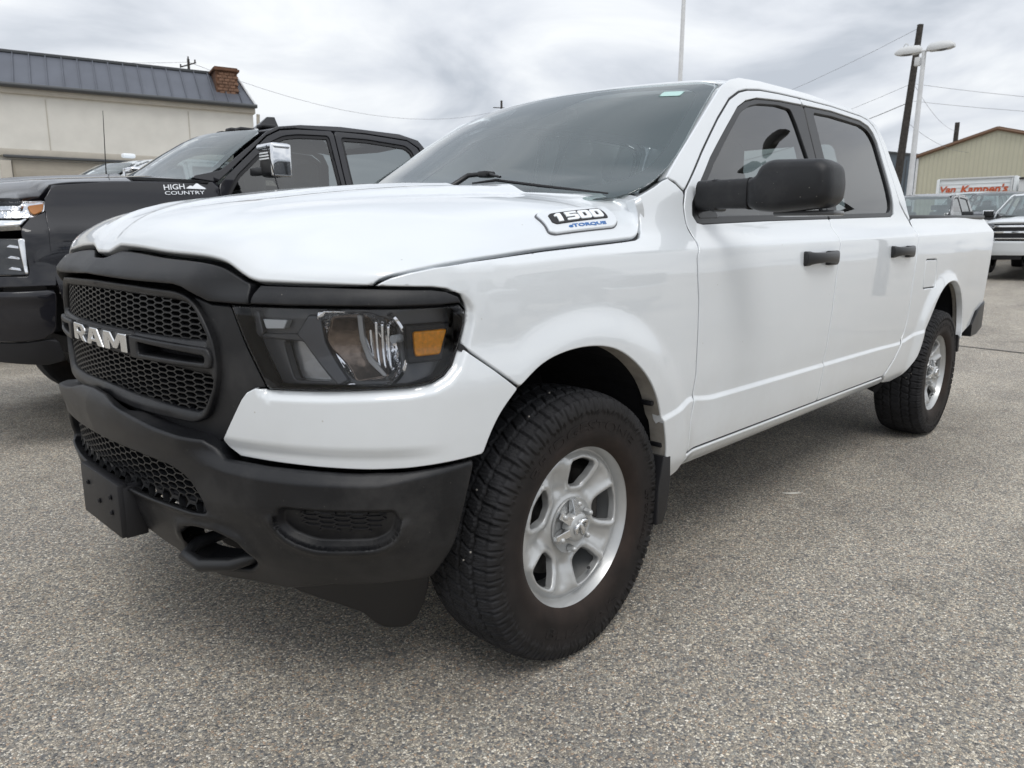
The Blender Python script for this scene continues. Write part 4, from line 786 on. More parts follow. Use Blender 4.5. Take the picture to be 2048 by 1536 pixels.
# ---- headlamps
def lampfm(d): return inset(WRAP, d)
for s_ in (0, 1):
    lampb = lambda q: [(2*S0-a, b) for a, b in reversed(q)] if s_ else q
    LP = lampb([(a-(.0 if a > -.6 else -.0), b-.001) for a, b in LAMP])
    o3 = (-1, 1 if s_ else -1, 0)
    cx = np.mean([a for a, b in LAMP]); cz = np.mean([b for a, b in LAMP])
    hl = panel('headlight', lampb([(cx+(a-cx)*1.02, cz+(b-cz)*1.04) for a, b in LAMP]), lampfm(.105), M['lamp_dark'], truck, res=.02, r=.004, skirt=-.10, out=o3)
    # inner housings
    def lp(name, poly, d, m, r=.004, skirt=.02, res=.012, holes=(), fil=.006, fmx=None):
        return panel(name, fillet(lampb(poly), fil), fmx or lampfm(d), m, hl, res=res, r=r, skirt=skirt, out=o3, holes=holes)
    lp('lamp_trim', [(-1.030,1.096),(-.480,1.098),(-.468,1.06),(-.500,.975),(-.535,.94),(-.60,.922),(-.94,.910)], .060, M['lamp_dark'], holes=[fillet(lampb([(-.795,1.078),(-.70,1.084),(-.618,1.060),(-.612,.965),(-.645,.932),(-.742,.930),(-.782,.975),(-.808,1.02)]), .015), fillet(lampb([(-.925,1.012),(-.868,1.012),(-.80,.926),(-.905,.922)]), .012)])
    def BOWL(u, v):
        u = np.asarray(u, float); v = np.asarray(v, float); q = lampfm(.062)(u, v); uc = 2*S0+.705 if s_ else -.705
        d = ((u-uc)/.105)**2+((v-1.005)/.085)**2; k = .055*np.clip(1-d, -.5, 1); q[:, 0] += k; return q
    lp('lamp_reflector', [(-.80,1.09),(-.605,1.075),(-.60,.955),(-.64,.922),(-.755,.920),(-.82,1.0)], .06, M['reflector'], fmx=BOWL, skirt=.005, res=.010)
    panel('lamp_bowl', fillet(lampb([(-.806,1.030),(-.780,1.076),(-.712,1.079),(-.716,1.03),(-.700,.985),(-.668,.940),(-.741,.924),(-.780,.970),(-.808,1.005)]), .012), BOWL, M['bowl'], hl, res=.010, r=.003, skirt=.01, off=.004, out=o3)
    panel('lamp_glare_shield', fillet(lampb([(-.722,1.080),(-.708,1.078),(-.704,1.03),(-.690,.99),(-.655,.945),(-.664,.940),(-.700,.975),(-.716,1.02)]), .006), lampfm(.052), M['lens_frost'], hl, res=.010, r=.003, skirt=.02, out=o3)
    for q_ in range(4): panel('lamp_facet', fillet(lampb([(-.700+.018*q_,1.072-.006*q_),(-.690+.018*q_,1.072-.006*q_),(-.686+.016*q_,.955+.002*q_),(-.694+.016*q_,.955+.002*q_)]), .002), lampfm(.088-.004*q_), M['chrome'], hl, res=.012, r=.003, skirt=.004, out=o3)
    lp('lamp_reflector', [(-.93,1.018),(-.862,1.018),(-.79,.920),(-.91,.916)], .09, M['reflector_shaded'])
    lp('lamp_fin', [(-.846,1.078),(-.812,1.079),(-.800,1.014),(-.752,.931),(-.781,.915),(-.858,1.009),(-.880,1.030)], .045, M['lamp_mid'], r=.006)
    lp('lamp_fin', [(-1.0,1.082),(-.985,1.086),(-.972,1.03),(-.985,1.018),(-.995,1.03)], .045, M['lamp_mid'])
    lp('running_light', [(-.969,1.065),(-.898,1.065),(-.908,1.043),(-.960,1.041)], .040, M['clear'], r=.003, fil=.004)
    lp('lamp_shelf', [(-.88,1.032),(-.80,1.02),(-.80,1.01),(-.985,1.018),(-.985,1.028)], .050, M['lamp_dark'])
    lp('turn_indicator', [(-.586,1.040),(-.500,1.043),(-.520,.987),(-.584,.984)], .016, M['amber'], r=.005, skirt=.03, fil=.008)
    lp('indicator_bezel', [(-.603,1.055),(-.487,1.057),(-.512,.974),(-.600,.970)], .026, M['rubber_seal'], r=.006, skirt=.03)
    c0 = WRAP(np.array([-.668]), np.array([1.02]))[0]*np.array([1, -1 if s_ else 1, 1]); 
    tube('lamp_bulb', [tuple(c0+np.array([.10,(.03 if not s_ else -.03),0])), tuple(c0+np.array([.055,(.015 if not s_ else -.015),0]))], [.012,.010], M['clear'], hl, 10)
    panel('lamp_lens', LP, inset(WRAP, .002), M['lens'], hl, res=.02, r=.006, skirt=.010, out=o3)
    rimp = np.array([a for a in LP]); 
    panel('lamp_seal', [(cx_, cz_) for cx_, cz_ in LP], inset(WRAP, .006), M['rubber_seal'], hl, holes=[[(a, b) for a, b in ring_of(LP, .0045)]], res=.02, r=.0015, skirt=.012, out=o3)
# ---- hood badge plates
BDG = fillet([(.580,-.853,.01),(.610,-.840,.015),(.872,-.828,.02),(.888,-.838,.012),(.828,-.905,.015),(.798,-.918,.015),(.556,-.9205,.015),(.540,-.915,.01)], .012)
for s_ in (0, 1):
    mrr = (lambda q: [(a, -b) for a, b in reversed(q)]) if s_ else (lambda q: q); o3 = (0, 1 if s_ else -1, .5)
    # flip so the surface reads the right way on both sides
    bd = panel('hood_badge', mrr(BDG), HOOD, W_, hood, res=.010, r=.004, skirt=.012, off=.009, out=o3, bres=.006)
    panel('badge_rim', mrr([(x_+(x_-.71)*.030, y_+(y_+.88)*.045) for x_, y_ in BDG]), HOOD, M['lamp_mid'], hood, res=.014, r=.002, skirt=.01, off=.003, out=o3)
    panel('badge_insert', mrr(fillet([(.598,-.866),(.617,-.8585),(.826,-.8475),(.826,-.862),(.799,-.8935),(.582,-.900),(.574,-.893)], .008)), HOOD, M['rubber_seal'], hood, res=.012, r=.002, skirt=.006, off=.0115, out=o3)
    L0, L1 = (.612,-.8655), (.818,-.8560); B0, B1 = (.584,-.8955), (.786,-.8905)
    for i, (ch, a, b) in enumerate((('1',.02,.20),('5',.23,.47),('0',.49,.73),('0',.75,.99))):
        f_ = lambda P0, P1, t: (P0[0]+(P1[0]-P0[0])*t, P0[1]+(P1[1]-P0[1])*t)
        c4 = [f_(B0, B1, a), f_(B0, B1, b), f_(L0, L1, b), f_(L0, L1, a)]
        if s_: c4 = [(x_, -y_) for x_, y_ in (c4[1], c4[0], c4[3], c4[2])]; c4 = c4 if ch == '0' else c4
        if s_: # right-hand side: order of the digits runs towards the rear of the picture from there
            a2, b2 = 1-b, 1-a; c4 = [(x_, -y_) for x_, y_ in (f_(B0, B1, b2), f_(B0, B1, a2), f_(L0, L1, a2), f_(L0, L1, b2))]
        glyph('badge_digit', ch, HOOD, c4, M['white_print'], hood, .0145, .001, .004, o3, .006)
def text_mesh(txt, bold=.02, shear=0.):
    cu = bpy.data.curves.new('lettering', 'FONT'); cu.body = txt; cu.offset = bold; cu.extrude = .5; cu.shear = shear; cu.resolution_u = 3
    ob = bpy.data.objects.new('lettering', cu); COL.objects.link(ob); dg = bpy.context.evaluated_depsgraph_get(); me = bpy.data.meshes.new_from_object(ob.evaluated_get(dg))
    V = np.array([v.co[:] for v in me.vertices]); F = [tuple(p_.vertices) for p_ in me.polygons]; bpy.data.objects.remove(ob); bpy.data.curves.remove(cu); bpy.data.meshes.remove(me)
    lo, hi = V.min(0), V.max(0); V[:, 0] = (V[:, 0]-lo[0])/(hi[0]-lo[0]); V[:, 1] = (V[:, 1]-lo[1])/(hi[1]-lo[1]); return V, F
def text_on(name, txt, fm, c4, m, parent, off=0., depth=.002, bold=.02, shear=0., out=(0, -1, 0)):
    V, F = text_mesh(txt, bold, shear); b = bil(c4); uv = b(V[:, 0], V[:, 1]); fu, fv, n_ = frame_at(fm, uv[:, 0], uv[:, 1]); sg = 1 if (n_@np.array(out)).mean() > 0 else -1
    P_ = fm(uv[:, 0], uv[:, 1])+n_*sg*(off+depth*(V[:, 2:3]+.5)); return mk(name, P_, F, m, parent, smooth=False)
text_on('badge_lettering', 'eTORQUE', HOOD, [(.612,-.9135),(.766,-.9125),(.772,-.9030),(.618,-.9035)], M['blue'], hood, .009, .0015, .03, out=(0, -1, .5))
text_on('badge_lettering', 'eTORQUE', HOOD, [(.766,.9125),(.612,.9135),(.618,.9035),(.772,.9030)], M['blue'], hood, .009, .0015, .03, out=(0, 1, .5))
# ---- cowl, wipers
def COWL(y, x):
    y = np.asarray(y, float); x = np.asarray(x, float); return np.stack([x, y, 1.352-.05*(np.abs(y)/.9)**2.5+.0*x+.06*(x-.2)], -1)
cp = [(0,.05),(-.5,.10),(-.70,.18),(-.84,.30),(-.89,.36),(-.86,.44),(-.70,.34),(-.4,.22),(0,.18)]
panel('cowl', cp+[(-a, b) for a, b in reversed(cp) if a], COWL, M['trim'], truck, res=.04, r=.004, skirt=.03, out=(0, 0, 1))
def wsp(y, z, d=.02): return tuple(inset(WS, -d)(np.array([y]), np.array([z]))[0])
for q_ in ([(-.25,1.405),(-.27,1.437),(-.34,1.441),(-.43,1.424)], [(.46,1.39),(.44,1.420),(.34,1.426),(.22,1.420)]):
    wp = tube('wiper', [wsp(q_[0][0], q_[0][1], .02)]+[wsp(a, b, .035) for a, b in q_[1:]], [.010,.009,.007,.004], M['trim'], truck, 8)
    y1_ = q_[1][0]
    tube('wiper_blade', [wsp(y1_-.04, q_[1][1]-.012, .016), wsp(y1_-.13, q_[1][1]-.008, .020), wsp(y1_-.34, q_[1][1]-.036, .020), wsp(y1_-.56, q_[1][1]-.060, .016)], [.003,.0055,.0055,.003], M['rubber_seal'], wp, 6)
    box('wiper_clip', wsp(q_[2][0], q_[2][1], .032), (.05,.045,.022), M['trim'], wp, .006)
# ---- mirrors
def mirror(sd):
    bm = bmesh.new(); x0 = .70
    # head: rounded slab, outline in (y,z), lofted front to back
    out_ = fillet([(-1.100,1.350),(-1.135,1.338),(-1.20,1.332),(-1.375,1.346),(-1.402,1.368),(-1.407,1.42),(-1.397,1.478),(-1.365,1.500),(-1.18,1.507),(-1.146,1.490),(-1.128,1.452),(-1.098,1.446)], .022)
    lay = [(-.038,.62),(-.030,.82),(-.012,.95),(.015,1.0),(.07,1.0),(.105,.97),(.115,.93)]
    out_ = [(-1.098+(y_+1.098)*.88, 1.418+(z_-1.418)*.95) for y_, z_ in out_]
    c = (-1.24, 1.42); rings = []
    for dx_, k in lay:
        rings.append([bm.verts.new((x0+dx_+.05*abs(y_-(-1.10))*.9*(1 if dx_ < .05 else .6), c[0]+(y_-c[0])*(1-(1-k)*.5), c[1]+(z_-c[1])*k)) for y_, z_ in out_])
    n = len(out_)
    for A_, B_ in zip(rings, rings[1:]):
        for k in range(n): bm.faces.new((A_[k], A_[(k+1) % n], B_[(k+1) % n], B_[k]))
    bm.faces.new(rings[0][::-1]); bm.faces.new(rings[-1])
    bmesh.ops.scale(bm, vec=(1, sd, 1), verts=bm.verts[:])
    o = bm_obj('side_mirror', bm, M['plastic'], fd[0 if sd > 0 else 1], sharp=50)
    bm = bmesh.new(); secs = [(-.925,.705,.040,.052,1.395),(-.965,.700,.036,.050,1.397),(-1.02,.702,.032,.048,1.399),(-1.105,.715,.034,.050,1.399)]; rings = []
    for y_, x_, rx, rz_, zc_ in secs:
        rings.append([bm.verts.new((x_+rx*math.copysign(abs(math.cos(t))**.55, math.cos(t)), y_, zc_+rz_*math.copysign(abs(math.sin(t))**.55, math.sin(t)))) for t in np.linspace(0, 2*math.pi, 25)[:-1]])
    for A_, B_ in zip(rings, rings[1:]):
        for k in range(24): bm.faces.new((A_[k], A_[(k+1) % 24], B_[(k+1) % 24], B_[k]))
    bm.faces.new(rings[0]); bm.faces.new(rings[-1][::-1]); bmesh.ops.scale(bm, vec=(1, sd, 1), verts=bm.verts[:])
    bm_obj('mirror_arm', bm, M['plastic'], o, sharp=50)
    bm = bmesh.new(); rings = []
    for y_, g_ in ((-1.0985,.0),(-1.0990,.0016),(-1.1030,.0016),(-1.1035,.0)): rings.append([bm.verts.new((.7145+(.034+g_)*math.copysign(abs(math.cos(t))**.55, math.cos(t)), y_*sd, 1.399+(.050+g_)*math.copysign(abs(math.sin(t))**.55, math.sin(t)))) for t in np.linspace(0, 2*math.pi, 33)[:-1]])
    for A_, B_ in zip(rings, rings[1:]):
        for k in range(32): bm.faces.new((A_[k], A_[(k+1) % 32], B_[(k+1) % 32], B_[k]))
    bm_obj('mirror_seam', bm, M['rubber_seal'], o)
    bm = bmesh.new(); bm_box(bm, (.715, -.985*sd, 1.396), (.086,.028,.108), .012); bm_obj('mirror_collar', bm, M['plastic'], o)
    box('mirror_glass', (x0+.135, -1.225*sd, 1.42), (.004,.19,.12), M['chrome'], o, .002)
    bm = bmesh.new(); bm_box(bm, (.80, -1.262*sd, 1.334), (.09,.20,.016), .006); bm_obj('mirror_lamp', bm, M['lamp_dark'], o)
mirror(1); mirror(-1)
# ---- inside the cab
def seat(x, y, w, name='seat'):
    bm = bmesh.new(); bm_box(bm, (x, y, .93), (.52, w, .18), .05, seg=3); bm_box(bm, (x+.30, y, 1.20), (.16, w, .62), .06, rot=Matrix.Rotation(R(14), 4, 'Y'), seg=3)
    s0 = bm_obj(name, bm, M['cloth'], truck, sharp=60); return s0
def headrest(x, y, z, p_, w=.25):
    bm = bmesh.new(); bm_box(bm, (x, y, z), (.11, w, .21), .05, seg=3); bm_obj('headrest', bm, M['cloth'], p_, sharp=60)
    bm = bmesh.new()
    for d_ in (-.06, .06): bm_tube(bm, [(x-.01, y+d_, z-.22), (x, y+d_, z)], .007, 6)
    bm_obj('headrest_post', bm, M['chrome'], p_)
for y_ in (-.42, .42): headrest(1.72, y_, 1.60, seat(1.28, y_, .52))
box('console', (1.25, 0, .92), (.60,.22,.34), M['interior'], truck, .04)
rs = seat(2.18, 0, 1.35, 'rear_bench')
for y_ in (-.42, 0, .42): headrest(2.60, y_, 1.56, rs, .22)
bm = bmesh.new(); bm_box(bm, (.78, 0, 1.22), (.50, 1.62, .26), .06, seg=3); dash = bm_obj('dashboard', bm, M['interior'], truck, sharp=60)
bm = bmesh.new(); bmesh.ops.create_circle(bm, segments=8, radius=.001)
bm.free()
sw = [(1.02+.19*math.cos(t)*.42, -.42+.19*math.sin(t), 1.24+.19*math.cos(t)*.9) for t in np.linspace(0, 2*math.pi, 33)]
st = tube('steering_wheel', sw, .015, M['interior'], truck, 8, sharp=80)
tube('steering_column', [(.80,-.42,1.12),(1.02,-.42,1.24)], .035, M['interior'], st); box('steering_hub', (1.01,-.42,1.24), (.05,.16,.12), M['interior'], st, .02, rot=Matrix.Rotation(R(-25), 4, 'Y'))
box('rear_view_mirror', (.93, 0, 1.775), (.03,.24,.075), M['interior'], truck, .012); box('sensor_housing', (1.03, 0, 1.80), (.12,.13,.05), M['interior'], truck, .015)
box('cab_floor', (1.75, 0, .60), (2.3,1.86,.04), M['interior'], truck, .0); box('firewall', (.44, 0, .90), (.04,1.7,.62), M['liner'], truck, .0)
hd = panel('headliner', [(1.22,-.60),(2.85,-.60),(2.85,.60),(1.22,.60)], lambda x, y: ROOF(x, y)-np.array([0, 0, .05]), M['headliner'], truck, res=.15, out=(0, 0, -1))
# cab back with window
def BACK(y, z): y = np.asarray(y, float); z = np.asarray(z, float); return np.stack([2.955-.13*np.clip(z-1.40, 0, 1)/.5+0*y, y, z], -1)
bw = fillet([(-.60,1.42),(.60,1.42),(.53,1.80),(-.53,1.80)], .05)
bk = panel('cab_back', [(-.92,.55),(.92,.55),(.93,1.30),(.90,1.42),(.76,1.78),(.69,1.89),(-.69,1.89),(-.76,1.78),(-.90,1.42),(-.93,1.30)], BACK, W_, truck, holes=[bw], res=.07, out=(1, 0, 0)); panel('rear_window', bw, BACK, M['glass'], bk, res=.1, out=(1, 0, 0))
for sd in (1, -1):
    box('door_inner_panel', (1.70, -.93*sd, .95), (2.2,.03,.70), M['interior'], truck, .01)
    box('b_pillar_inner', (1.83, -.82*sd, 1.55), (.10,.05,.60), M['headliner'], truck, .02, rot=Matrix.Rotation(R(-18*sd), 4, 'X'))
# ---- bed, tail, underbody
bm = bmesh.new()
for sd in (1, -1): bm_box(bm, (3.90, -.880*sd, 1.400), (1.78,.075,.028), .008, rot=Matrix.Rotation(R(-1.4), 4, 'Y'))
bm_box(bm, (3.01, 0, 1.385), (.05,1.8,.03), .008); bm_obj('bed_rail_cap', bm, M['trim'], truck)
bm = bmesh.new(); bm_box(bm, (3.97, 0, .86), (1.95,1.5,.03)); 
for sd in (1, -1): bm_box(bm, (3.97, -.80*sd, 1.12), (1.95,.03,.54))
bm_box(bm, (3.0, 0, 1.12), (.03,1.66,.54)); bm_obj('bed_liner', bm, M['plastic_dk'], truck)
tg = box('tailgate', (4.83, 0, 1.12), (.07,1.62,.58), W_, truck, .015); box('tailgate_handle', (4.87, 0, 1.32), (.03,.26,.06), M['trim'], tg, .008)
for sd in (1, -1):
    bm = bmesh.new(); bm_box(bm, (4.82, -.865*sd, 1.13), (.10,.12,.42), .02, seg=3); bm_obj('tail_lamp', bm, M['red'], truck)
bm = bmesh.new(); bm_box(bm, (4.90, 0, .70), (.22,1.72,.20), .03, seg=3)
for sd in (1, -1):
    rg = []
    for x_, z0_, z1_ in ((4.45,.575,.66),(4.60,.58,.76),(4.75,.62,.80),(4.95,.64,.80)):
        y_ = -(.995 if x_ < 4.9 else .95)*sd
        rg.append([bm.verts.new(v) for v in ((x_, y_, z0_), (x_, y_, z1_), (x_, y_*.93, z1_), (x_, y_*.93, z0_))])
    for A_, B_ in zip(rg, rg[1:]):
        for k in range(4): bm.faces.new((A_[k], A_[(k+1) % 4], B_[(k+1) % 4], B_[k]))
    bm.faces.new(rg[0]); bm.faces.new(rg[-1])
bm_obj('rear_bumper', bm, M['trim'], truck, sharp=30)
bm = bmesh.new()
for sd in (1, -1): bm_box(bm, (2.1, -.45*sd, .50), (5.4,.09,.15), .01)
for x_ in (-.6,.6,1.7,2.8,4.2): bm_box(bm, (x_, 0, .50), (.08,.9,.10), .01)
bm_obj('chassis_frame', bm, M['metal_dk'], truck)
bm = bmesh.new(); bm_tube(bm, [(WB, -.80, .415), (WB, .80, .415)], .05, 10); bmesh.ops.create_uvsphere(bm, u_segments=14, v_segments=10, radius=.16, matrix=Matrix.Translation((WB, 0, .415))); bm_obj('rear_axle', bm, M['metal_dk'], truck)
tube('front_axle', [(0,-.80,.415),(0,-.35,.46),(0,.35,.46),(0,.80,.415)], .035, M['metal_dk'], truck)
tube('exhaust_pipe', [(1.0,.30,.40),(2.6,.34,.40),(3.3,.5,.42),(4.5,.62,.45)], .04, M['metal_dk'], truck)
box('engine_underside', (.15, 0, .62), (1.1,.80,.30), M['metal_dk'], truck, .05); box('underfloor', (2.0, 0, .58), (2.9,1.7,.03), M['metal_dk'], truck, 0)
box('inner_nose_shade', (-.55, 0, .80), (.04,1.5,.66), M['liner'], truck, 0)
for sd in (1, -1): box('sill_beam', (1.6, -.86*sd, .52), (2.2,.12,.14), M['metal_dk'], truck, .02)
tube('aerial_stub', [(.18,.93,1.30),(.10,.95,1.66)], [.004,.002], M['rubber_seal'], truck, 6)

# ---- dark strips put in behind the shut lines as the shade of the gaps
def gap_shade(path, w=.018, d=.005, fm=WRAP, both=True):
    q = resamp(path+path[::-1][1:-1], .02)[:]; q = []
    for a, b in zip(path, path[1:]):
        n_ = max(1, int(math.hypot(b[0]-a[0], b[1]-a[1])/.03)); q += [(a[0]+(b[0]-a[0])*i/n_, a[1]+(b[1]-a[1])*i/n_) for i in range(n_)]
    q.append(path[-1]); q = np.array(q); t_ = np.gradient(q, axis=0); t_ /= np.linalg.norm(t_, axis=1)[:, None]; n_ = np.stack([-t_[:, 1], t_[:, 0]], 1)*w*.5
    g = inset(fm, d); A_ = g(q[:, 0]+n_[:, 0], q[:, 1]+n_[:, 1]); B_ = g(q[:, 0]-n_[:, 0], q[:, 1]-n_[:, 1])
    for sd in ((1, -1) if both else (1,)):
        V = np.concatenate([A_, B_])*[1, sd, 1]; k = len(q); mk('shut_line_shade', V, [(i, i+1, k+i+1, k+i) for i in range(k-1)], M['rubber_seal'], truck)
GAPF = [(1.244,1.832),(1.145,1.790),(1.003,1.699),(.809,1.557),(.628,1.417),(.603,1.366),(.592,1.30),(.593,1.244),(.567,1.19),(.570,1.138),(.583,1.047),(.586,.924),(.591,.797),(.577,.70),(.553,.615),(.543,.532)]
gap_shade(GAPF); gap_shade([(1.244,1.832),(1.45,1.869),(1.86,1.891),(2.236,1.903),(2.62,1.901),(2.72,1.890),(2.783,1.863),(2.813,1.827),(2.832,1.70),(2.835,1.526),(2.855,1.455),(2.903,1.411),(2.950,1.367)])
gap_shade([(1.823,1.342),(1.815,1.28),(1.793,1.18),(1.771,1.076),(1.748,.90),(1.731,.775),(1.703,.65),(1.690,.532)]); gap_shade([(2.975,1.365),(2.962,1.32),(2.950,1.27),(2.930,1.20),(2.908,1.098),(2.890,.98),(2.883,.88),(2.873,.81),(2.845,.742),(2.805,.69),(2.725,.62),(2.605,.545)])
gap_shade([(-.308,.884),(-.393,.942),(-.458,.990),(-.480,1.003)], .016, .010); gap_shade([(.545,.529),(1.2,.529),(1.9,.529),(2.56,.529)]); gap_shade([(.532,1.450),(.573,1.435),(.618,1.408)])
gap_shade([(-.64,1.166),(-.537,1.188),(-.34,1.208),(.006,1.234),(.205,1.247),(.252,1.251),(.286,1.260),(.308,1.276)], .014, .012)
# ============================================================ wheels (local: axle at the origin, outside face towards -y)
def tyre_mesh():
    prof2 = [(.244,-.112),(.250,-.119),(.262,-.128),(.28,-.136),(.31,-.1425),(.34,-.1435),(.36,-.141),(.376,-.136),(.389,-.129),(.3975,-.119),(.4030,-.106),(.4070,-.088),(.4102,-.05),(.4110,0)]; prof2 = [(a, b*.955-.004*(1 if a < .30 else 0)) for a, b in prof2]
    L = [0]
    for a, b in zip(prof2, prof2[1:]): L.append(L[-1]+math.hypot(a[0]-b[0], a[1]-b[1]))
    L = np.array(L); fr = catm(L, np.array([a[0] for a in prof2])); fy_ = catm(L, np.array([a[1] for a in prof2])); Lm = L[-1]
    n_s = 14; svals = np.concatenate([np.linspace(0, .115, n_s, endpoint=False), np.linspace(.115, Lm, 50)]); full_ = np.concatenate([svals, 2*Lm-svals[::-1][1:]])
    NT = 1152; th = np.arange(NT)*2*math.pi/NT
    sm = np.where(full_ > Lm, 2*Lm-full_, full_); r0 = fr(sm); y0 = fy_(sm)*np.where(full_ > Lm, -1, 1)
    eps = 1e-4; tr_ = (fr(np.clip(sm+eps, 0, Lm))-fr(np.clip(sm-eps, 0, Lm))); ty = (fy_(np.clip(sm+eps, 0, Lm))-fy_(np.clip(sm-eps, 0, Lm))); nl = np.hypot(tr_, ty); nr = ty/nl; ny = -tr_/nl*np.where(full_ > Lm, -1, 1)
    TH, Y = np.meshgrid(th, full_-Lm, indexing='ij')      # Y: arc distance across the tread from centre
    K = 58; ph = TH*K/(2*math.pi); a = np.abs(Y); sg = np.sign(Y)
    def near(v, w, e_=.0022): return 1-sstep((np.abs(v)-w)/e_)
    tri = lambda t: np.abs(((t) % 1)-.5)*4-1
    g = np.zeros_like(Y)
    z1 = .030+.0035*tri(ph*1); z2 = .078+.004*tri(ph*1+.5)
    g = np.maximum(g, near(a-z1, .0030)); g = np.maximum(g, near(a-z2, .0034))
    pl = 2*math.pi*.42/K
    def lat(phase, w, skew): t = ((ph+phase+Y*skew) % 1-.5)*pl; return near(t, w)
    g = np.maximum(g, lat(.0, .0018, 9.)*(a < z1)*.75)
    g = np.maximum(g, lat(.3, .0024, 12.)*((a > z1) & (a < z2)))
    sh = lat(.65, .0030, 3.)*((a > z2)); g = np.maximum(g, sh*(1-sstep((a-.140)/.02)))
    # sipes
    ws_ = .25*np.sin(Y*700)
    sp = near((((ph*4+ws_) % 1)-.5)*pl/4, .0003, .0018)*.35*(a < .118); g = np.maximum(g, sp)
    dep = -.0095*g*(1-sstep((a-.128)/.03))
    # shoulder lugs running down the side wall
    t = (ph+.65) % 1; saw = np.abs(t-.5)*2; edge = .158+.012*np.where((np.floor(ph+.65) % 2) > 0, saw, 1-saw); lug = sstep((a-.118)/.01)*(1-sstep((a-edge)/.004))*(1-near((t-.5)*pl, .0024)*1.)
    lug = np.where(a > .118, lug, 0); dep = dep+.0060*lug
    ringd = .0012*(1-sstep((np.abs(a-.205)-.0012)/.001)); dep = dep+ringd
    Rr = r0[None]+nr[None]*dep*np.sign(1); Yy = y0[None]+ny[None]*dep
    # orient the normal outwards
    X = Rr*np.cos(TH); Z = Rr*np.sin(TH)
    low = Z < -.4055; Z = np.where(low, -.4055, Z); bul = np.clip((-.30-Z)/.12, 0, 1)**2*.010*np.clip(np.abs(Yy)/.13, 0, 1)*np.clip((.42-Rr)/.05, 0, 1); Yy = Yy+np.sign(Yy)*bul
    V = np.stack([X, Yy, Z], -1).reshape(-1, 3); m_ = len(full_)
    I, J = np.meshgrid(np.arange(NT), np.arange(m_-1), indexing='ij'); A_ = I*m_+J; B_ = ((I+1) % NT)*m_+J
    F = np.stack([A_, A_+1, B_+1, B_], -1).reshape(-1, 4)
    me = bpy.data.meshes.new('tyre'); me.vertices.add(len(V)); me.vertices.foreach_set('co', V.ravel()); me.loops.add(F.size); me.loops.foreach_set('vertex_index', F.ravel()); me.polygons.add(len(F)); me.polygons.foreach_set('loop_start', np.arange(len(F))*4); me.polygons.foreach_set('use_smooth', np.ones(len(F), bool)); me.update(); me.validate(); return me
def tyre_mat():
    m = mat('tyre_rubber', (.020,.019,.019), rough=.72, spec=.35); t = m.node_tree; b = t.nodes['Principled BSDF']
    c = t.nodes.new('ShaderNodeTexCoord'); s = t.nodes.new('ShaderNodeSeparateXYZ'); t.links.new(c.outputs['Object'], s.inputs[0])
    # radius from the axle: brown road film on the side wall, greyer tread
    xz = t.nodes.new('ShaderNodeCombineXYZ'); t.links.new(s.outputs['X'], xz.inputs[0]); t.links.new(s.outputs['Z'], xz.inputs[2]); ln = t.nodes.new('ShaderNodeVectorMath'); ln.operation = 'LENGTH'; t.links.new(xz.outputs[0], ln.inputs[0])
    rp = t.nodes.new('ShaderNodeValToRGB'); E = rp.color_ramp.elements; E[0].position = .24; E[0].color = (.024,.015,.011,1); E[1].position = .42; E[1].color = (.022,.023,.026,1)
    for p_, c_ in ((.30,(.013,.0095,.0085,1)),(.365,(.010,.009,.009,1)),(.395,(.016,.016,.018,1))): e_ = E.new(p_); e_.color = c_
    t.links.new(ln.outputs['Value'], rp.inputs[0])
    n = t.nodes.new('ShaderNodeTexNoise'); n.inputs['Scale'].default_value = 14; n.inputs['Detail'].default_value = 7; t.links.new(c.outputs['Object'], n.inputs['Vector'])
    r = t.nodes.new('ShaderNodeMapRange'); r.inputs['From Min'].default_value = .3; r.inputs['From Max'].default_value = .7; r.inputs['To Min'].default_value = .6; r.inputs['To Max'].default_value = 1.5; t.links.new(n.outputs[0], r.inputs['Value'])
    v = t.nodes.new('ShaderNodeVectorMath'); v.operation = 'SCALE'; t.links.new(rp.outputs[0], v.inputs[0]); t.links.new(r.outputs[0], v.inputs['Scale']); t.links.new(v.outputs[0], b.inputs['Base Color'])
    n2 = t.nodes.new('ShaderNodeTexNoise'); n2.inputs['Scale'].default_value = 700; t.links.new(c.outputs['Object'], n2.inputs['Vector']); q = t.nodes.new('ShaderNodeBump'); q.inputs['Distance'].default_value = .0003; t.links.new(n2.outputs[0], q.inputs['Height']); t.links.new(q.outputs[0], b.inputs['Normal'])
    return m
M['tyre'] = tyre_mat()
OPEN = []
for k in range(5):
    a0 = R(6+72*k); pts = []
    for r_, da, f_ in ((.119,-11.5,.016),(.150,-16.5,.012),(.200,-17,.014),(.209,0,.03),(.200,17,.014),(.150,16.5,.012),(.119,11.5,.016)):
        pts.append((r_*math.cos(a0+R(da)), r_*math.sin(a0+R(da)), f_))
    OPEN.append(fillet(pts, .0))
def RIMF(u, v):
    u = np.asarray(u, float); v = np.asarray(v, float); r_ = np.hypot(u, v); th = np.arctan2(v, u)
    d = pch([0,.06,.078,.095,.12,.16,.200,.216,.228,.236,.243,.250],[.036,.036,.037,.046,.050,.038,.028,.030,.040,.036,.012,.001])(r_)
    P_ = np.stack([u.ravel(), v.ravel()], 1); dn = np.full(len(P_), 9.)
    for o_ in OPEN: dn = np.minimum(dn, pdist(P_, o_))
    d = d-.011*np.exp(-((dn-.013)/.012)**2)*sstep((r_-.09)/.03)*(1-sstep((r_-.205)/.015))
    ph_ = (np.degrees(th)-6) % 72; sp = np.exp(-((ph_-36)/7.)**2); d = d+.010*sp*sstep((r_-.10)/.03)*(1-sstep((r_-.185)/.03))
    return np.stack([u, -.115+d, v], -1)
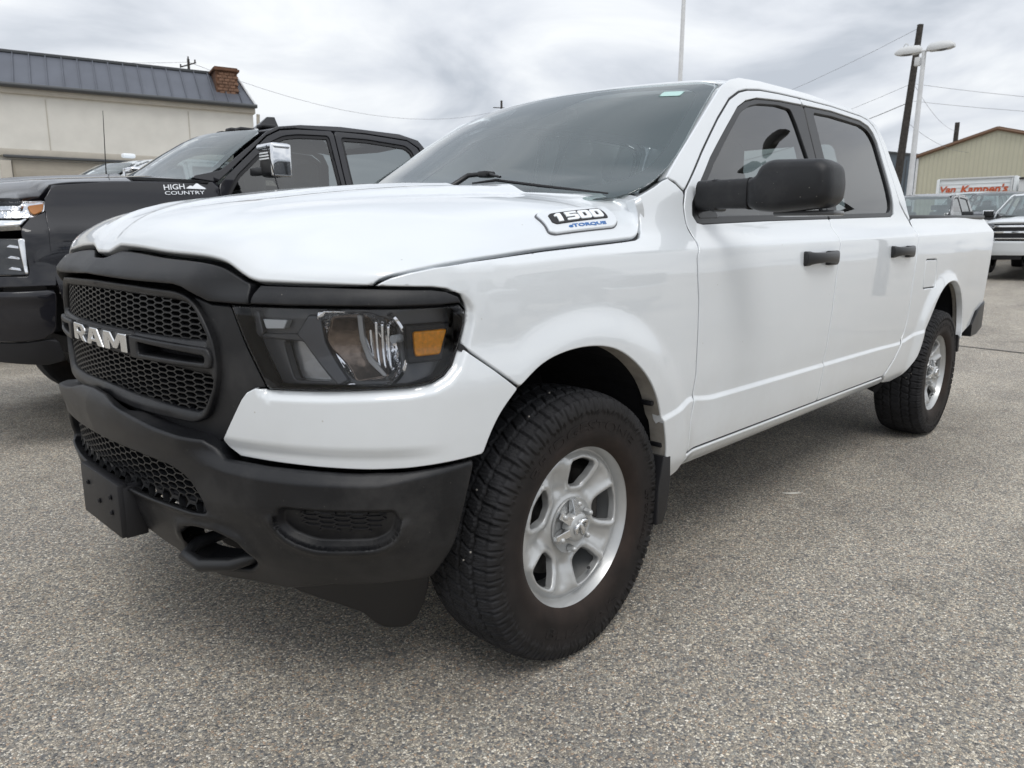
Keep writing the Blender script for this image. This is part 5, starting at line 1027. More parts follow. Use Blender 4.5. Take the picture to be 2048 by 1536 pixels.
def build_wheel():
    circ = [(.2475*math.cos(t), .2475*math.sin(t)) for t in np.linspace(0, 2*math.pi, 97)[:-1]]
    w = panel('wheel', circ, RIMF, M['rim'], truck, holes=OPEN, res=.0075, r=.004, skirt=.016, out=(0, -1, 0), bres=.008)
    lathe('rim_barrel', [(.2480,-.113),(.2450,-.108),(.236,-.09),(.226,-.06),(.222,.0),(.225,.08),(.235,.11),(.246,.118)], M['rim'], w, n=72)
    lathe('brake_disc', [(0,-.045),(.06,-.05),(.085,-.05),(.09,-.01),(.172,-.01),(.172,.02),(0,.02)], M['rim_in'], w, n=48)
    bm = bmesh.new(); bm_box(bm, (.13,.0,.05), (.10,.10,.20), .02); bm_obj('brake_caliper', bm, M['metal_dk'], w)
    lathe('wheel_back_shade', [(0,.03),(.215,.03)], M['liner'], w, n=32)
    ty = bpy.data.objects.new('tyre', tyre_mesh()); COL.objects.link(ty); ty.data.materials.append(M['tyre']); ty.parent = w
    # hub cap with six arms standing over a recess
    hc = lathe('hub_cap', [(0,-.119),(.024,-.119),(.038,-.116),(.045,-.108),(.046,-.085)], M['rim'], w, n=40)
    lathe('hub_recess', [(.038,-.082),(.080,-.082),(.085,-.086),(.087,-.080)], M['rim'], hc, n=48)
    for k in range(3):
        a = R(50+38*k+(60*(k == 2))) if False else R((96, 144, 192)[k])
        for a_ in (a,):
            q = [(.034,-.013),(.088,-.009),(.088,.009),(.034,.013)]; P_ = [(x_*math.cos(a_)-y_*math.sin(a_), x_*math.sin(a_)+y_*math.cos(a_)) for x_, y_ in q]
            bm = bmesh.new(); top = [bm.verts.new((x_, -.114 if i in (0, 3) else -.100, z_)) for i, (x_, z_) in enumerate(P_)]; bot = [bm.verts.new((x_, -.085, z_)) for x_, z_ in P_]
            bm.faces.new(top); bm.faces.new(bot[::-1])
            for i in range(4): bm.faces.new((top[i], bot[i], bot[(i+1) % 4], top[(i+1) % 4]))
            bmesh.ops.bevel(bm, geom=bm.edges[:], offset=.0015, segments=2, affect='EDGES'); bm_obj('cap_arm', bm, M['satin'], hc)
    # emblem: ram head with two curled horns
    bm = bmesh.new()
    for s_ in (1, -1):
        bm_tube(bm, [(0, -.120, .015), (.010*s_, -.123, .021), (.024*s_, -.123, .015), (.025*s_, -.121, .001), (.016*s_, -.121, -.007)], [.005,.007,.008,.007,.004], 8)
    bm_tube(bm, [(0, -.120, .018), (0, -.125, .003), (0, -.124, -.014), (0, -.120, -.024)], [.006,.008,.007,.004], 8); o_ = bm_obj('hub_emblem', bm, M['satin'], hc, sharp=80); o_.rotation_euler = (0, R(-20), 0)
    for k in range(6):
        a = R(22+60*k); c_ = (.0695*math.cos(a), .0695*math.sin(a)); bm = bmesh.new()
        bmesh.ops.create_cone(bm, cap_ends=True, segments=6, radius1=.0115, radius2=.0105, depth=.020, matrix=Matrix.Translation((c_[0], -.094, c_[1])) @ Matrix.Rotation(R(90), 4, 'X'))
        bmesh.ops.create_uvsphere(bm, u_segments=12, v_segments=8, radius=.0088, matrix=Matrix.Translation((c_[0], -.103, c_[1]))); bm_obj('lug_nut', bm, M['rim'], w, sharp=40)
    tube('valve_stem', [(.19*math.cos(R(-62)), -.085, .19*math.sin(R(-62))), (.165*math.cos(R(-68)), -.102, .165*math.sin(R(-68)))], [.005,.004], M['rubber_seal'], w, 8)
    # moulded lettering on the side wall
    for txt, a0, a1, r0_, r1_ in (('BRIDGESTONE', 138, 45, .295, .330), ('BLIZZAK', -122, -58, .330, .297), ('LT 275/65R18', 8, -28, .312, .328)):
        V, F = text_mesh(txt, .012); aa = R(a0)+(R(a1)-R(a0))*V[:, 0]; rr_ = r0_+(r1_-r0_)*V[:, 1]
        yy = -np.interp(rr_, [.28,.31,.34,.36], [.130,.1361,.1371,.1347])-.0017*(V[:, 2]+.5)-.0004
        mk('tyre_lettering', np.stack([rr_*np.cos(aa), yy, rr_*np.sin(aa)], -1), F, M['tyre'], w, smooth=False)
    # stones caught in the tread
    bm = bmesh.new()
    for a, y_ in ((100,-.05),(118,-.085),(152,-.06),(174,-.085),(178,-.060)):
        bmesh.ops.create_icosphere(bm, subdivisions=1, radius=.0030, matrix=Matrix.Translation((.417*math.cos(R(a)), y_, .417*math.sin(R(a)))))
    bm_obj('tread_stone', bm, M['flange'], w)
    return w
def copy_part(o, parent, loc=None, rz=None):
    c = o.copy(); COL.objects.link(c); c.parent = parent
    if loc is not None: c.location = loc
    if rz is not None: c.rotation_euler = (0, 0, rz)
    for ch in list(o.children): copy_part(ch, c)
    return c
wh = build_wheel(); wh.location = (0, -.870, WZ)
wh.rotation_euler = (0, 0, 0)
w2 = copy_part(wh, truck, (WB, -.870, WZ)); w3 = copy_part(wh, truck, (0, .870, WZ), math.pi); w4 = copy_part(wh, truck, (WB, .870, WZ), math.pi)
for o_ in (w2,):
    pass
# ============================================================ other pickups
cc = pch([0,.35,.5,.62,.74,.83,.90,.95,1.0,1.1],[0,.015,.06,.14,.28,.43,.60,.77,1.0,1.5])
def far_wheel(root, x, y, z, R_=.40, fine=False, dark=False):
    sd = -1 if y < 0 else 1
    t = lathe('tyre', [(.24,-.12),(.30,-.135),(.36,-.13),(.39,-.11),(.40,-.05),(.40,.05),(.39,.11),(.36,.13),(.24,.12)], M['tyre'], root, n=40, c=(0, 0, 0)); t.location = (x, y, z); t.scale = (R_/.4,)*1+(1,)+(R_/.4,)
    lathe('rim', [(.245,-.118),(.235,-.10),(.10,-.085),(.06,-.10),(0,-.10)], M['rim_in'] if dark else M['rim'], t, n=32, c=(0, 0, 0)); t.rotation_euler = (0, 0, math.pi if sd > 0 else 0)
    if fine or True:
        bm = bmesh.new()
        for k in range(6):
            a = k*math.pi/3; bm_box(bm, (.165*math.cos(a), -.100, .165*math.sin(a)), (.15,.03,.05), .006, rot=Matrix.Rotation(-a, 4, 'Y'))
        bm_obj('wheel_spoke', bm, M['rim_in'] if dark else M['chrome'], t)
    return t
def pickup(name, label, loc, paint, P, rz=0., group=None):
    k = P.get('k', 1.0); root = empty(name, loc, rz, label, 'pickup truck', group); rs = P.get('res', .09); pm = M[paint]
    def PK(s, z):
        z = np.asarray(z, float); q = WRAP(s, np.asarray(z), 0.) if False else WRAP(s, z); q = q.copy(); q[:, 2] = z*k; return q
    A = P.get('axle', .12); ar = P.get('ar', .50); az = P.get('az', .42)
    top = P['gap']           # hood/fender gap line [(x,z)...] front to back
    arch = [(A+ar*math.cos(t), az+ar*1.05*math.sin(t)) for t in np.linspace(R(172), R(8), 15)]
    cab0 = .60
    frontx = P.get('fx', -.41)
    fend = [(frontx, P['lz'][1]+.005)]+top+[(cab0+.02, top[-1][1]-.02), (cab0, 1.2), (cab0-.01, .55), (A+ar+.02, .50)]+arch[::-1]+[(frontx-.01, P['fz'])]
    fend = [(frontx-.01, P['fz']+.0)]+[(frontx-.005, P['lz'][0])]+fend[:-1]
    def clean(q): return q
    panel('front_fender', fend, PK, pm, root, res=rs, r=.006, both=True)
    # doors : painted skins with a window opening each
    b0 = P.get('belt', 1.335)
    wf = [(.665,b0),(.665,b0+.05),(.765,1.536),(1.07,1.768),(1.18,1.815),(1.30,1.835),(1.56,1.849),(1.575,b0+.01)]
    wr = [(1.66,b0+.01),(1.66,1.848),(1.90,1.855),(2.27,1.840),(2.33,1.80),(2.36,1.60),(2.36,b0+.02)]
    fdoor = [(cab0+.006,.52),(cab0+.006,1.2),(cab0+.024,top[-1][1]-.02),(.70,1.535),(1.05,1.80),(1.16,1.85),(1.30,1.870),(1.605,1.888),(1.605,.52)]
    rdoor = [(1.613,.52),(1.613,1.888),(1.90,1.893),(2.30,1.880),(2.40,1.83),(2.44,1.60),(2.46,1.30),(2.46,.95),(2.36,.70),(2.28,.52)]
    for nm, pl, wn in (('front_door', fdoor, wf), ('rear_door', rdoor, wr)):
        ds = panel(nm, pl, PK, pm, root, holes=[fillet(wn, .03)], res=rs, r=.005, both=True, skirt=.03)
        gs = panel('window_glass', fillet(wn, .03), inset(PK, .015), M['glass_dark'], None, res=.12, r=.001, skirt=.002, both=True); ts = panel('window_trim', fillet(wn, .03), inset(PK, .008), M['rubber_seal'], None, holes=[fillet(ring_of(fillet(wn, .03), .022), 0)], res=.06, r=.003, both=True)
        hs = []
        for k_ in (0, 1):
            gs[k_].parent = ds[k_]; ts[k_].parent = ds[k_]
            x_ = 1.45 if nm == 'front_door' else 2.28; box('door_handle', (x_, -(1.0)*(1 if k_ == 0 else -1), 1.13*k), (.17,.035,.035), M['chrome'] if P.get('chrome') else pm, ds[k_], .01)
    cf = [(.48,b0+.16),(.656,1.56),(1.059,1.835),(1.15,1.875),(1.34,1.905),(1.69,1.928),(2.24,1.928),(2.42,1.895),(2.50,1.80),(2.56,1.55),(2.60,b0),(2.60,.55),(2.30,.55),(2.37,.70),(2.467,.95),(2.468,1.30),(2.448,1.60),(2.408,1.835),(2.303,1.886),(1.90,1.899),(1.30,1.876),(1.157,1.856),(1.045,1.805),(.695,1.541),(.618,top[-1][1]-.005),(.45,top[-1][1]+.01)]
    panel('cab_pillar_frame', cf, PK, pm, root, res=rs, r=.005, both=True, skirt=.03)
    bx = 2.61; RA = A+P.get('wb', 3.75); ra = [(RA+ar*math.cos(t), az+ar*1.05*math.sin(t)) for t in np.linspace(R(172), R(8), 13)]
    bed = [(bx,.52),(bx,1.36),(bx+.05,1.375),(5.0+A,1.39),(5.06+A,1.30),(5.03+A,.62),(RA+ar+.03,.55)]+ra[::-1]+[(RA-ar-.03,.52)]
    bs = panel('bed_side', bed, PK, pm, root, res=rs, r=.006, both=True, skirt=.03)
    panel('sill', [(cab0,.42),(2.6,.44),(2.6,.51),(cab0,.51)], PK, M['trim'], root, res=.1, both=True, skirt=.06)
    # roof
    def RF(x, y):
        x = np.asarray(x, float); y = np.asarray(y, float); e_ = pch([.85,1.06,1.2,1.4,1.7,2.2,2.45,2.6],[1.78,1.838,1.875,1.905,1.926,1.926,1.895,1.84])(x); t = np.abs(y)/.70
        return np.stack([x+0*y, y+0*x, (e_+.03*(1-t**2))*k], -1)
    rp = [(.93,0),(1.0,-.45),(1.10,-.67),(1.4,-.69),(2.3,-.69),(2.5,-.62),(2.56,0)]; panel('roof', rp+[(a, -b) for a, b in reversed(rp) if b], RF, pm, root, res=.1, r=.012, out=(0, 0, 1))
    # windscreen
    def W2(y, z):
        y = np.asarray(y, float); z = np.asarray(z, float); xe = pch([1.30,1.50,1.56,1.70,1.835,1.88],[.24,.50,.64,.84,1.05,1.14])(z); ye = Yside(xe, z, 0)-.01; bow = np.interp(z, [1.35,1.86], [.24,.15]); return np.stack([xe-bow*(1-np.abs(y/ye)**2.2), y, z*k], -1)
    zb = b0+.02; wp = [(0,zb),(-.60,zb+.02),(-.84,zb+.07),(-.86,zb+.12),(-.80,1.62),(-.72,1.82),(-.66,1.85),(0,1.87)]; wp = wp+[(-a, b) for a, b in reversed(wp) if a]
    w_ = panel('windscreen', wp, W2, M['glass_far'] if not P.get('clear') else M['glass'], root, res=.1, r=.002, skirt=.003, out=(-1, 0, .3))
    panel('windscreen_border', [(a, b) for a, b in wp], inset(W2, .006), M['rubber_seal'], w_, holes=[fillet([(a*.93, 1.6+(b-1.6)*.90) for a, b in wp], .04)], res=.06, r=.001, skirt=.001, out=(-1, 0, .3))
    # hood
    gp = pch([a for a, b in top], [b for a, b in top]); hzn = P['hz']
    S_ = np.linspace(-.50, S0, 60); ez = pch([S0,-1.2,-.9,-.5],[hzn,hzn,hzn-.01,top[0][1]])(S_); Ep = WRAP(S_, ez); ey_ = -Ep[:, 1]; ex_ = Ep[:, 0]; od = np.argsort(ey_); ey_, ex_, ez_ = ey_[od], ex_[od], Ep[:, 2][od]
    hc = P['hc']
    def H2(x, y):
        x = np.asarray(x, float); y = np.asarray(y, float); a = np.abs(y); xf = np.interp(a, ey_, ex_); zf = np.interp(a, ey_, ez_); xs_ = np.clip(x, top[0][0], top[-1][0]); yg = Yside(xs_, gp(xs_), 0)*np.interp(x, [-.8,-.55,-.30], [.84,.965,1.]); t = a/yg
        full_ = gp(xs_)+(np.interp(x, [-.9,.3,.5], [hc[0], hc[1], hc[1]])-gp(xs_))*(1-cc(t)); r_ = np.clip(x-xf, 0, 9); z = zf+(full_-zf)*(1-np.exp(-r_/.12)); kk = sstep((t-.9)/.1)*sstep(r_/.1)
        z = z*(1-kk)+full_*kk+.018*(1-sstep((a-.33)/.10))*sstep((x+.7)/.3)
        return np.stack([x+0*y, y+0*x, z*k], -1)
    sx = [x_ for x_ in (.52,.35,.17,-.07,-.25,-.36,-.45) if x_ >= top[0][0]-.02]
    hs_ = [(x_, -float(Yside(min(x_, top[-1][0]), float(gp(min(x_, top[-1][0]))), 0)*np.interp(x_, [-.8,-.55,-.30], [.84,.965,1.]))+.006) for x_ in sx]
    fr_ = [(float(a), float(b)) for a, b in zip(Ep[3:, 0], Ep[3:, 1])]
    hp = [(.16,0),(.20,-.40),(.34,-.72)]+hs_+fr_; panel('hood', hp+[(a, -b) for a, b in reversed(hp) if abs(b) > .002], H2, pm, root, res=.05, r=.006, out=(0, 0, 1), skirt=.03)
    panel('cowl', [(.10,-.85),(.55,-.90),(.60,0),(.55,.90),(.10,.85)], lambda x, y: np.stack([x+0*y, y+0*x, (top[-1][1]+.02+0*x)*k-.02], -1), M['trim'], root, res=.2, out=(0, 0, 1))
    # front: grille, lamps, bars, bumper
    lz0, lz1 = P['lz']; fz = P['fz']; bz0, bz1 = P['bz']; gi = P.get('gi', -.98)
    panel('grille_backing', full([(S0,hzn-.02),(gi,hzn-.03),(gi+.02,lz0),(gi-.06,fz+.0),(S0,fz)]), inset(PK, .03), M['plastic_dk'], root, res=.1, out=(-1, 0, 0))
    nb = P.get('bars', 4)
    for i in range(nb):
        z0 = fz+.03+(hzn-.05-fz)*(i+.25)/nb; wth = .045 if i in (nb-1, nb-2) and P.get('chrome') else .026
        panel('grille_bar', full([(S0,z0+wth),(gi-.03,z0+wth*.9),(gi-.03,z0),(S0,z0)]), inset(PK, -.002), M['chrome'] if P.get('chrome') else M['trim'], root, res=.05, r=.006, skirt=.03, out=(-1, 0, 0))
    for s_ in (0, 1):
        fl = (lambda q: [(2*S0-a, b) for a, b in reversed(q)]) if s_ else (lambda q: q); o3 = (-1, 1 if s_ else -1, 0)
        lpoly = fl(fillet(P['lamp'], .015)); h_ = panel('headlight', lpoly, inset(PK, .022), M['reflector_shaded'] if not P.get('amber') else M['reflector'], root, res=.05, r=.004, skirt=.0, out=o3)
        panel('lamp_lens', lpoly, inset(PK, .001), M['lens'], h_, res=.06, r=.005, out=o3)
        zm = (lz0+lz1)/2; panel('lamp_bar', fl([(gi+.03,zm+.014),(-.52,zm+.018),(-.53,zm-.008),(gi+.03,zm-.012)]), inset(PK, .014), M['reflector'], h_, res=.05, r=.004, out=o3)
        if P.get('amber'): panel('turn_indicator', fl(fillet(P['amber'], .012)), inset(PK, .004), M['orange'], h_, res=.03, r=.006, out=o3)
        if P.get('cbar'): panel('chrome_bar', fl(fillet(P['cbar'], .008)), inset(PK, -.008), M['chrome'], root, res=.04, r=.012, out=o3, skirt=.03)
        if P.get('fog'):
            f_ = panel('fog_lamp', fl(fillet(P['fog'], .02)), inset(PK, .02), M['lamp_dark'], root, res=.04, r=.004, skirt=0, out=o3); panel('fog_lens', fl(fillet(P['fog'], .02)), inset(PK, -.001), M['lens'], f_, res=.05, r=.006, out=o3)
            c = np.array(P['fog']); x0, x1, z0, z1 = c[:, 0].min(), c[:, 0].max(), c[:, 1].min(), c[:, 1].max()
            panel('fog_rim', fl([(x1-.03, z1),(x1+.004, z1),(x1+.004, z0),(x1-.012, z0)]), inset(PK, -.004), M['chrome'], f_, res=.03, r=.005, out=o3)
            for i in range(3): panel('fog_element', fl([(x1-.10, z0+.03+(z1-z0)*i*.3),(x1-.02, z0+.02+(z1-z0)*i*.3),(x1-.02, z0+.035+(z1-z0)*i*.3),(x1-.07, z0+.045+(z1-z0)*i*.3)]), inset(PK, .012), M['reflector'], f_, res=.03, r=.004, out=o3)
        panel('front_corner', fl(fillet(P['corner'], .01)), PK, pm, root, res=.04, r=.006, out=o3, skirt=.02)
        if P.get('binsert'): panel('bumper_insert', fl(fillet(P['binsert'], .02)), lambda u, v: inset(PK, -.040)(u, v), M['chrome'], root, res=.05, r=.008, out=o3)
        if P.get('binsert'): panel('bumper_fog', fl(fillet([(-.70,.565),(-.56,.565),(-.56,.615),(-.70,.615)], .01)), lambda u, v: inset(PK, -.048)(u, v), M['lamp_dark'], root, res=.05, r=.004, out=o3)
    def BM2(s, z): 
        q = PK(s, z); t = np.asarray(z, float); v = q-np.array([.35, 0, 0]); v[:, 2] = 0; v /= np.linalg.norm(v, axis=1)[:, None]; return q+v*(.02+.012*np.exp(-((t-bz1+.02)/.02)**2)-.02*sstep((bz0+.1-t)/.15))[:, None]
    bt = [(S0,bz1),(-.60,bz1),(-.42,bz1+.004),(-.405,bz1-.02),(-.43,bz0+.04),(-.50,bz0),(-.62,bz0-.01),(S0,bz0)]
    panel('front_bumper', full(bt), BM2, M[P['bmat']], root, res=.05, r=.010, out=(-1, 0, 0), skirt=.05)
    vt = [(S0,bz0-.005),(-.60,bz0-.015),(-.45,bz0+.0),(-.43,bz0-.02),(-.40,P['vz']+.02),(-.50,P['vz']),(-.80,P['vz']+.03),(S0,P['vz']+.05)]
    panel('air_dam', full(vt), lambda s, z: inset(PK, .01)(s, z), M['plastic_dk'], root, res=.08, r=.006, out=(-1, 0, 0))
    # mirrors
    for sd in (1, -1):
        mh, mw, my = P.get('mir', (.19,.20,1.16)); mz = P.get('mz', 1.43)*k
        bm = bmesh.new(); bm_box(bm, (.86, -(my)*sd, mz), (.12, mw, mh), .03, seg=3); mo = bm_obj('side_mirror', bm, M[P.get('mmat', 'trim')], root, sharp=60)
        box('mirror_arm', (.82, -(my-mw/2-.04)*sd, mz-mh*.3), (.05,.16,.05), M['trim'], mo, .01)
        if P.get('mchrome'):
            bm = bmesh.new(); bm_box(bm, (.855, -(my)*sd, mz+mh*.42), (.14, mw+.015, mh*.22), .022, seg=3); bm_box(bm, (.855, -(my+mw*.45)*sd, mz), (.14, mw*.14, mh*1.02), .012, seg=3); bm_obj('mirror_cap', bm, M['chrome'], mo, sharp=60)
            if mh > .185:
                for i_ in range(3): box('mirror_lamp_bar', (.796, -(my-.01)*sd, mz+.03+.018*i_-.02), (.008, mw*.6, .010), M['white_print'], mo, .002)
    # underneath, seats, wheels
    bm = bmesh.new(); bm_box(bm, (2.2,0,.55*k), (5.0,1.5,.10), 0); bm_box(bm, (.1,0,.85*k), (.9,1.1,.5), 0); bm_box(bm, (3.9,0,.9*k), (2.2,1.55,.10), 0); bm_obj('chassis', bm, M['liner'], root)
    bm = bmesh.new()
    for y_ in (-.42,.42): bm_box(bm, (1.5,y_,1.3*k), (.16,.52,.5), .05); bm_box(bm, (1.55,y_,1.60*k), (.10,.26,.18), .04)
    bm_box(bm, (.70,0,1.28*k), (.4,1.6,.18), .04); bm_obj('seats_and_dash', bm, M['cloth'], root)
    for x_, y_ in ((A,-.87),(A,.87),(RA,-.87),(RA,.87)): far_wheel(root, x_, y_, P.get('wr', .41), P.get('wr', .41))
    bm = bmesh.new()
    for x_ in (A, RA):
        for sd in (1, -1): bm_box(bm, (x_, -.68*sd, .80*k), (1.0,.04,.5), 0)
    bm_obj('wheel_liner', bm, M['liner'], root)
    for sd in (1, -1): box('tail_lamp', (5.03+A, -.93*sd, 1.10*k), (.06,.10,.40), M['red'], root, .01)
    box('tailgate', (5.0+A, 0, 1.05*k), (.06,1.7,.58*k), pm, root, .01); box('rear_bumper', (5.12+A, 0, .62*k), (.16,1.8,.2), M['chrome'], root, .03)
    root['_pk'] = 1; del root['_pk']
    return root, PK
BK_ = dict(k=1.08, axle=.27, ar=.62, az=.50, res=.05, lz=(1.255,1.338), fz=.99, hz=1.352, hc=(1.43,1.530), belt=1.36,
   gap=[(-.41,1.350),(-.36,1.42),(-.068,1.452),(.17,1.463),(.43,1.474),(.60,1.49)], bz=(.63,.885), vz=.485, bmat='black_paint', chrome=1, clear=1, bars=4,
   lamp=[(-.96,1.25),(-.96,1.335),(-.60,1.330),(-.414,1.338),(-.405,1.325),(-.410,1.292),(-.477,1.259),(-.639,1.254)], amber=[(-.505,1.312),(-.415,1.325),(-.425,1.286),(-.471,1.266),(-.492,1.278)],
   cbar=[(-.97,1.185),(-.97,1.238),(-.543,1.238),(-.496,1.253),(-.541,1.208),(-.66,1.198)], fog=[(-.90,.962),(-.90,1.145),(-.548,1.145),(-.532,.985),(-.540,.965)],
   corner=[(-.545,1.196),(-.494,1.249),(-.412,1.283),(-.413,1.10),(-.40,.99),(-.41,.905),(-1.0,.895),(-.98,.955),(-.533,.957),(-.523,.985),(-.541,1.15)], mir=(.20,.20,1.20), mz=1.605, mchrome=1, wr=.43)
blk, BPK = pickup('pickup_truck', 'black pickup truck with chrome-edged mirror and thin mast aerial, left of the white truck', (0, 3.47, 0), 'black_paint', BK_)
text_on('badge_lettering', 'HIGH', BPK, [(.262,1.420),(.392,1.432),(.392,1.462),(.262,1.450)], M['satin'], blk, .001, .005, .010, out=(0, -1, 0))
text_on('badge_lettering', 'COUNTRY', BPK, [(.262,1.393),(.515,1.408),(.515,1.428),(.262,1.413)], M['satin'], blk, .001, .005, .010, out=(0, -1, 0))
panel('badge_mountain', [(.395,1.434),(.43,1.456),(.445,1.450),(.475,1.472),(.50,1.456),(.53,1.442),(.53,1.436)], BPK, M['chrome'], blk, res=.02, r=.001, skirt=.004, off=.006)
for i in range(5):
    bm = bmesh.new(); bm_box(bm, (1.20+.0*(2-abs(i-2)), (-.50,-.16,0,.16,.50)[i], 2.046+.010*(2-abs(i-2))), (.13,.10,.032), .014, seg=3); bm_obj('roof_marker_lamp', bm, M['plastic_dk'], blk, sharp=60)
bm = bmesh.new(); q = [bm.verts.new(v) for v in ((1.36,-.03,2.105),(1.36,.03,2.105),(1.56,.03,2.112),(1.56,-.03,2.112),(1.47,-.006,2.20),(1.47,.006,2.20),(1.535,.006,2.205),(1.535,-.006,2.205))]
for f in ((0,1,5,4),(1,2,6,5),(2,3,7,6),(3,0,4,7),(4,5,6,7),(0,3,2,1)): bm.faces.new([q[i] for i in f])
bm_obj('shark_fin_aerial', bm, M['black_paint'], blk)
am = tube('mast_aerial', [(.37,.43,1.66),(.372,.43,1.76),(.39,.43,2.165)], [.006,.004,.0022], M['rubber_seal'], blk, 8); lathe('aerial_base', [(0,1.665),(.02,1.665),(.028,1.64)], M['rubber_seal'], am, n=16, axis='Z', c=(.37,.43,0))
# bright louvre badge lying at the base of the windscreen
bm = bmesh.new()
for i in range(12): bm_box(bm, (.33+.022*i, .02-.012*i, 1.640), (.012,.05,.028), .002)
bm_obj('cowl_louvre', bm, M['white_print'], blk)
FW = dict(k=1.0, axle=.05, res=.10, lz=(1.03,1.13), fz=.74, hz=1.185, hc=(1.27,1.34), belt=1.31, gap=[(-.45,1.12),(-.36,1.15),(-.068,1.20),(.17,1.22),(.43,1.25),(.60,1.30)], bz=(.44,.76), vz=.30, bmat='white_far', chrome=1, bars=3,
   lamp=[(-.99,1.07),(-1.0,1.15),(-.60,1.14),(-.45,1.125),(-.45,1.09),(-.56,1.03),(-.80,1.04)], cbar=[(-1.02,1.045),(-1.02,1.068),(-.80,1.035),(-.56,1.022),(-.55,1.0),(-.80,1.01)],
   fog=[(-.98,.87),(-.98,.985),(-.50,.985),(-.46,.88),(-.50,.865)], corner=[(-.46,.99),(-.54,.995),(-.51,.855),(-1.0,.855),(-1.08,.77),(-.46,.77),(-.43,.80),(-.44,1.0)], binsert=[(-1.02,.535),(-1.0,.645),(-.58,.645),(-.53,.60),(-.60,.53)], mir=(.17,.22,1.14), mz=1.42, mmat='trim', mchrome=1)
def gzf(x): return float(gz_(x, 0))
whiteT, _ = pickup('pickup_truck', 'white pickup truck with chrome grille bars cut off by the right edge', (19.3, 1.12, gzf(18.6)+.13), 'white_far', FW)
G2 = dict(FW); G2.update(k=1.08, bmat='chrome', binsert=None, clear=1, mchrome=0, mir=(.18,.24,1.16), belt=1.31, chrome=0); G2['clear'] = 0
greyT, _ = pickup('pickup_truck', 'dark grey pickup truck seen over the bed rail of the white truck', (18.2, 3.62, gzf(18)-.02), 'grey_paint', G2)
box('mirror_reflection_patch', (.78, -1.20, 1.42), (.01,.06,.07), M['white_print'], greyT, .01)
G3 = dict(G2); G3.update(bmat='silver_paint')
silT, _ = pickup('pickup_truck', 'pale silver pickup truck parked behind the dark grey one, below the lettered trailer', (28.5, 4.75, gzf(28.5)+.02), 'silver_paint', G3)
G4 = dict(G2); G4.update(bmat='black_paint')
drkT, _ = pickup('pickup_truck', 'black pickup truck between the silver pickup and the white one at the right edge', (25.5, 3.35, gzf(25.5)+.01), 'black_paint', G4, rz=0.0)
WB2 = dict(FW); WB2.update(clear=1, mchrome=1)
WB2.update(k=1.08)
wbT, _ = pickup('pickup_truck', 'white pickup truck whose roof alone shows behind the black truck\'s aerial', (.45, 7.2, .05), 'white_far', WB2)
bm = bmesh.new(); bm_box(bm, (1.25,0,2.13), (.14,.10,.05), .02); bm_obj('roof_marker_lamp', bm, M['white_print'], wbT)
# ============================================================ buildings, poles, trailer
M['stucco'] = mat('beige_render', (.66,.645,.60), rough=.9, nscale=2.5, namt=.06, bump=.002, bscale=60)
M['stucco'].node_tree.nodes['Noise Texture'].inputs['Detail'].default_value = 9
M['stucco2'] = mat('tan_band', (.46,.43,.375), rough=.9, nscale=5, namt=.06)
M['roofmetal'] = mat('grey_roof_metal', (.115,.125,.15), rough=.45, metal=.2, nscale=1.5, namt=.1)
M['roofmetal_dk'] = mat('dark_flashing', (.06,.065,.07), rough=.5)
M['brick'] = mat('orange_brick', (.19,.108,.07), rough=.9, nscale=12, namt=.35)
M['brick_dk'] = mat('dark_brick', (.12,.06,.035), rough=.9, nscale=12, namt=.3)
M['shutter'] = mat('roller_door', (.33,.30,.25), rough=.7, nscale=6, namt=.06)
M['tan'] = mat('tan_wall_metal', (.52,.50,.385), rough=.55, nscale=1.2, namt=.05)
M['tan_rib'] = mat('tan_wall_rib', (.46,.44,.34), rough=.55)
M['brown'] = mat('brown_trim', (.15,.085,.05), rough=.6)
M['poleW'] = mat('white_pole', (.66,.67,.68), rough=.45, nscale=6, namt=.08)
M['wood'] = mat('utility_pole_wood', (.045,.040,.036), rough=.95, nscale=10, namt=.4)
M['wire'] = mat('overhead_wire', (.20,.20,.21), rough=.6)
M['trailer'] = mat('trailer_white', (.74,.77,.78), rough=.4, nscale=3, namt=.04)
M['redprint'] = mat('red_lettering', (.55,.10,.03), rough=.5)
M['lampbody'] = mat('lamp_head_grey', (.62,.63,.63), rough=.5)
M['bluewall'] = mat('blue_grey_wall', (.10,.125,.15), rough=.4, nscale=2, namt=.1)
# left building, wall runs at -15 degrees
bl = empty('commercial_building', (8.38, 17.0, 0), R(180-15.79), 'beige rendered building with grey seamed metal roof and brick chimney at the left', 'building')
# local: +x runs to the left in the picture, +y faces the camera side
LB = 26
def lbx(name, c, s, m, par=None, bev=.01, **kw): return box(name, c, s, m, par or bl, bev, **kw)
wl = lbx('wall', (LB/2, -6.0, 2.31), (LB, 12, 4.62), M['stucco'], bev=.0)
lbx('soffit_band', (LB/2, -5.96, 4.54), (LB+.1, 12.1, .14), M['stucco2'])
dl = 1.0
rdw = lbx('roller_door', (dl+2.25, .02, 1.50), (4.5, .06, 3.0), M['shutter'])
for i in range(9): lbx('door_slat', (dl+2.25, .055, .18+.31*i), (4.4,.025,.27), M['shutter'], rdw, .008)
lbx('door_lintel', (LB/2, .05, 3.16), (LB,.14,.16), M['stucco2']); lbx('door_lintel_recess', (dl+2.25, .09, 3.07), (4.8,.12,.06), M['roofmetal_dk'])
for x_ in (dl-.12, dl+4.62): lbx('door_jamb', (x_, .06, 1.5), (.22,.12,2.95), M['stucco2'])
lbx('plinth', (LB/2, .04, .25), (LB,.10,.5), M['stucco2'])
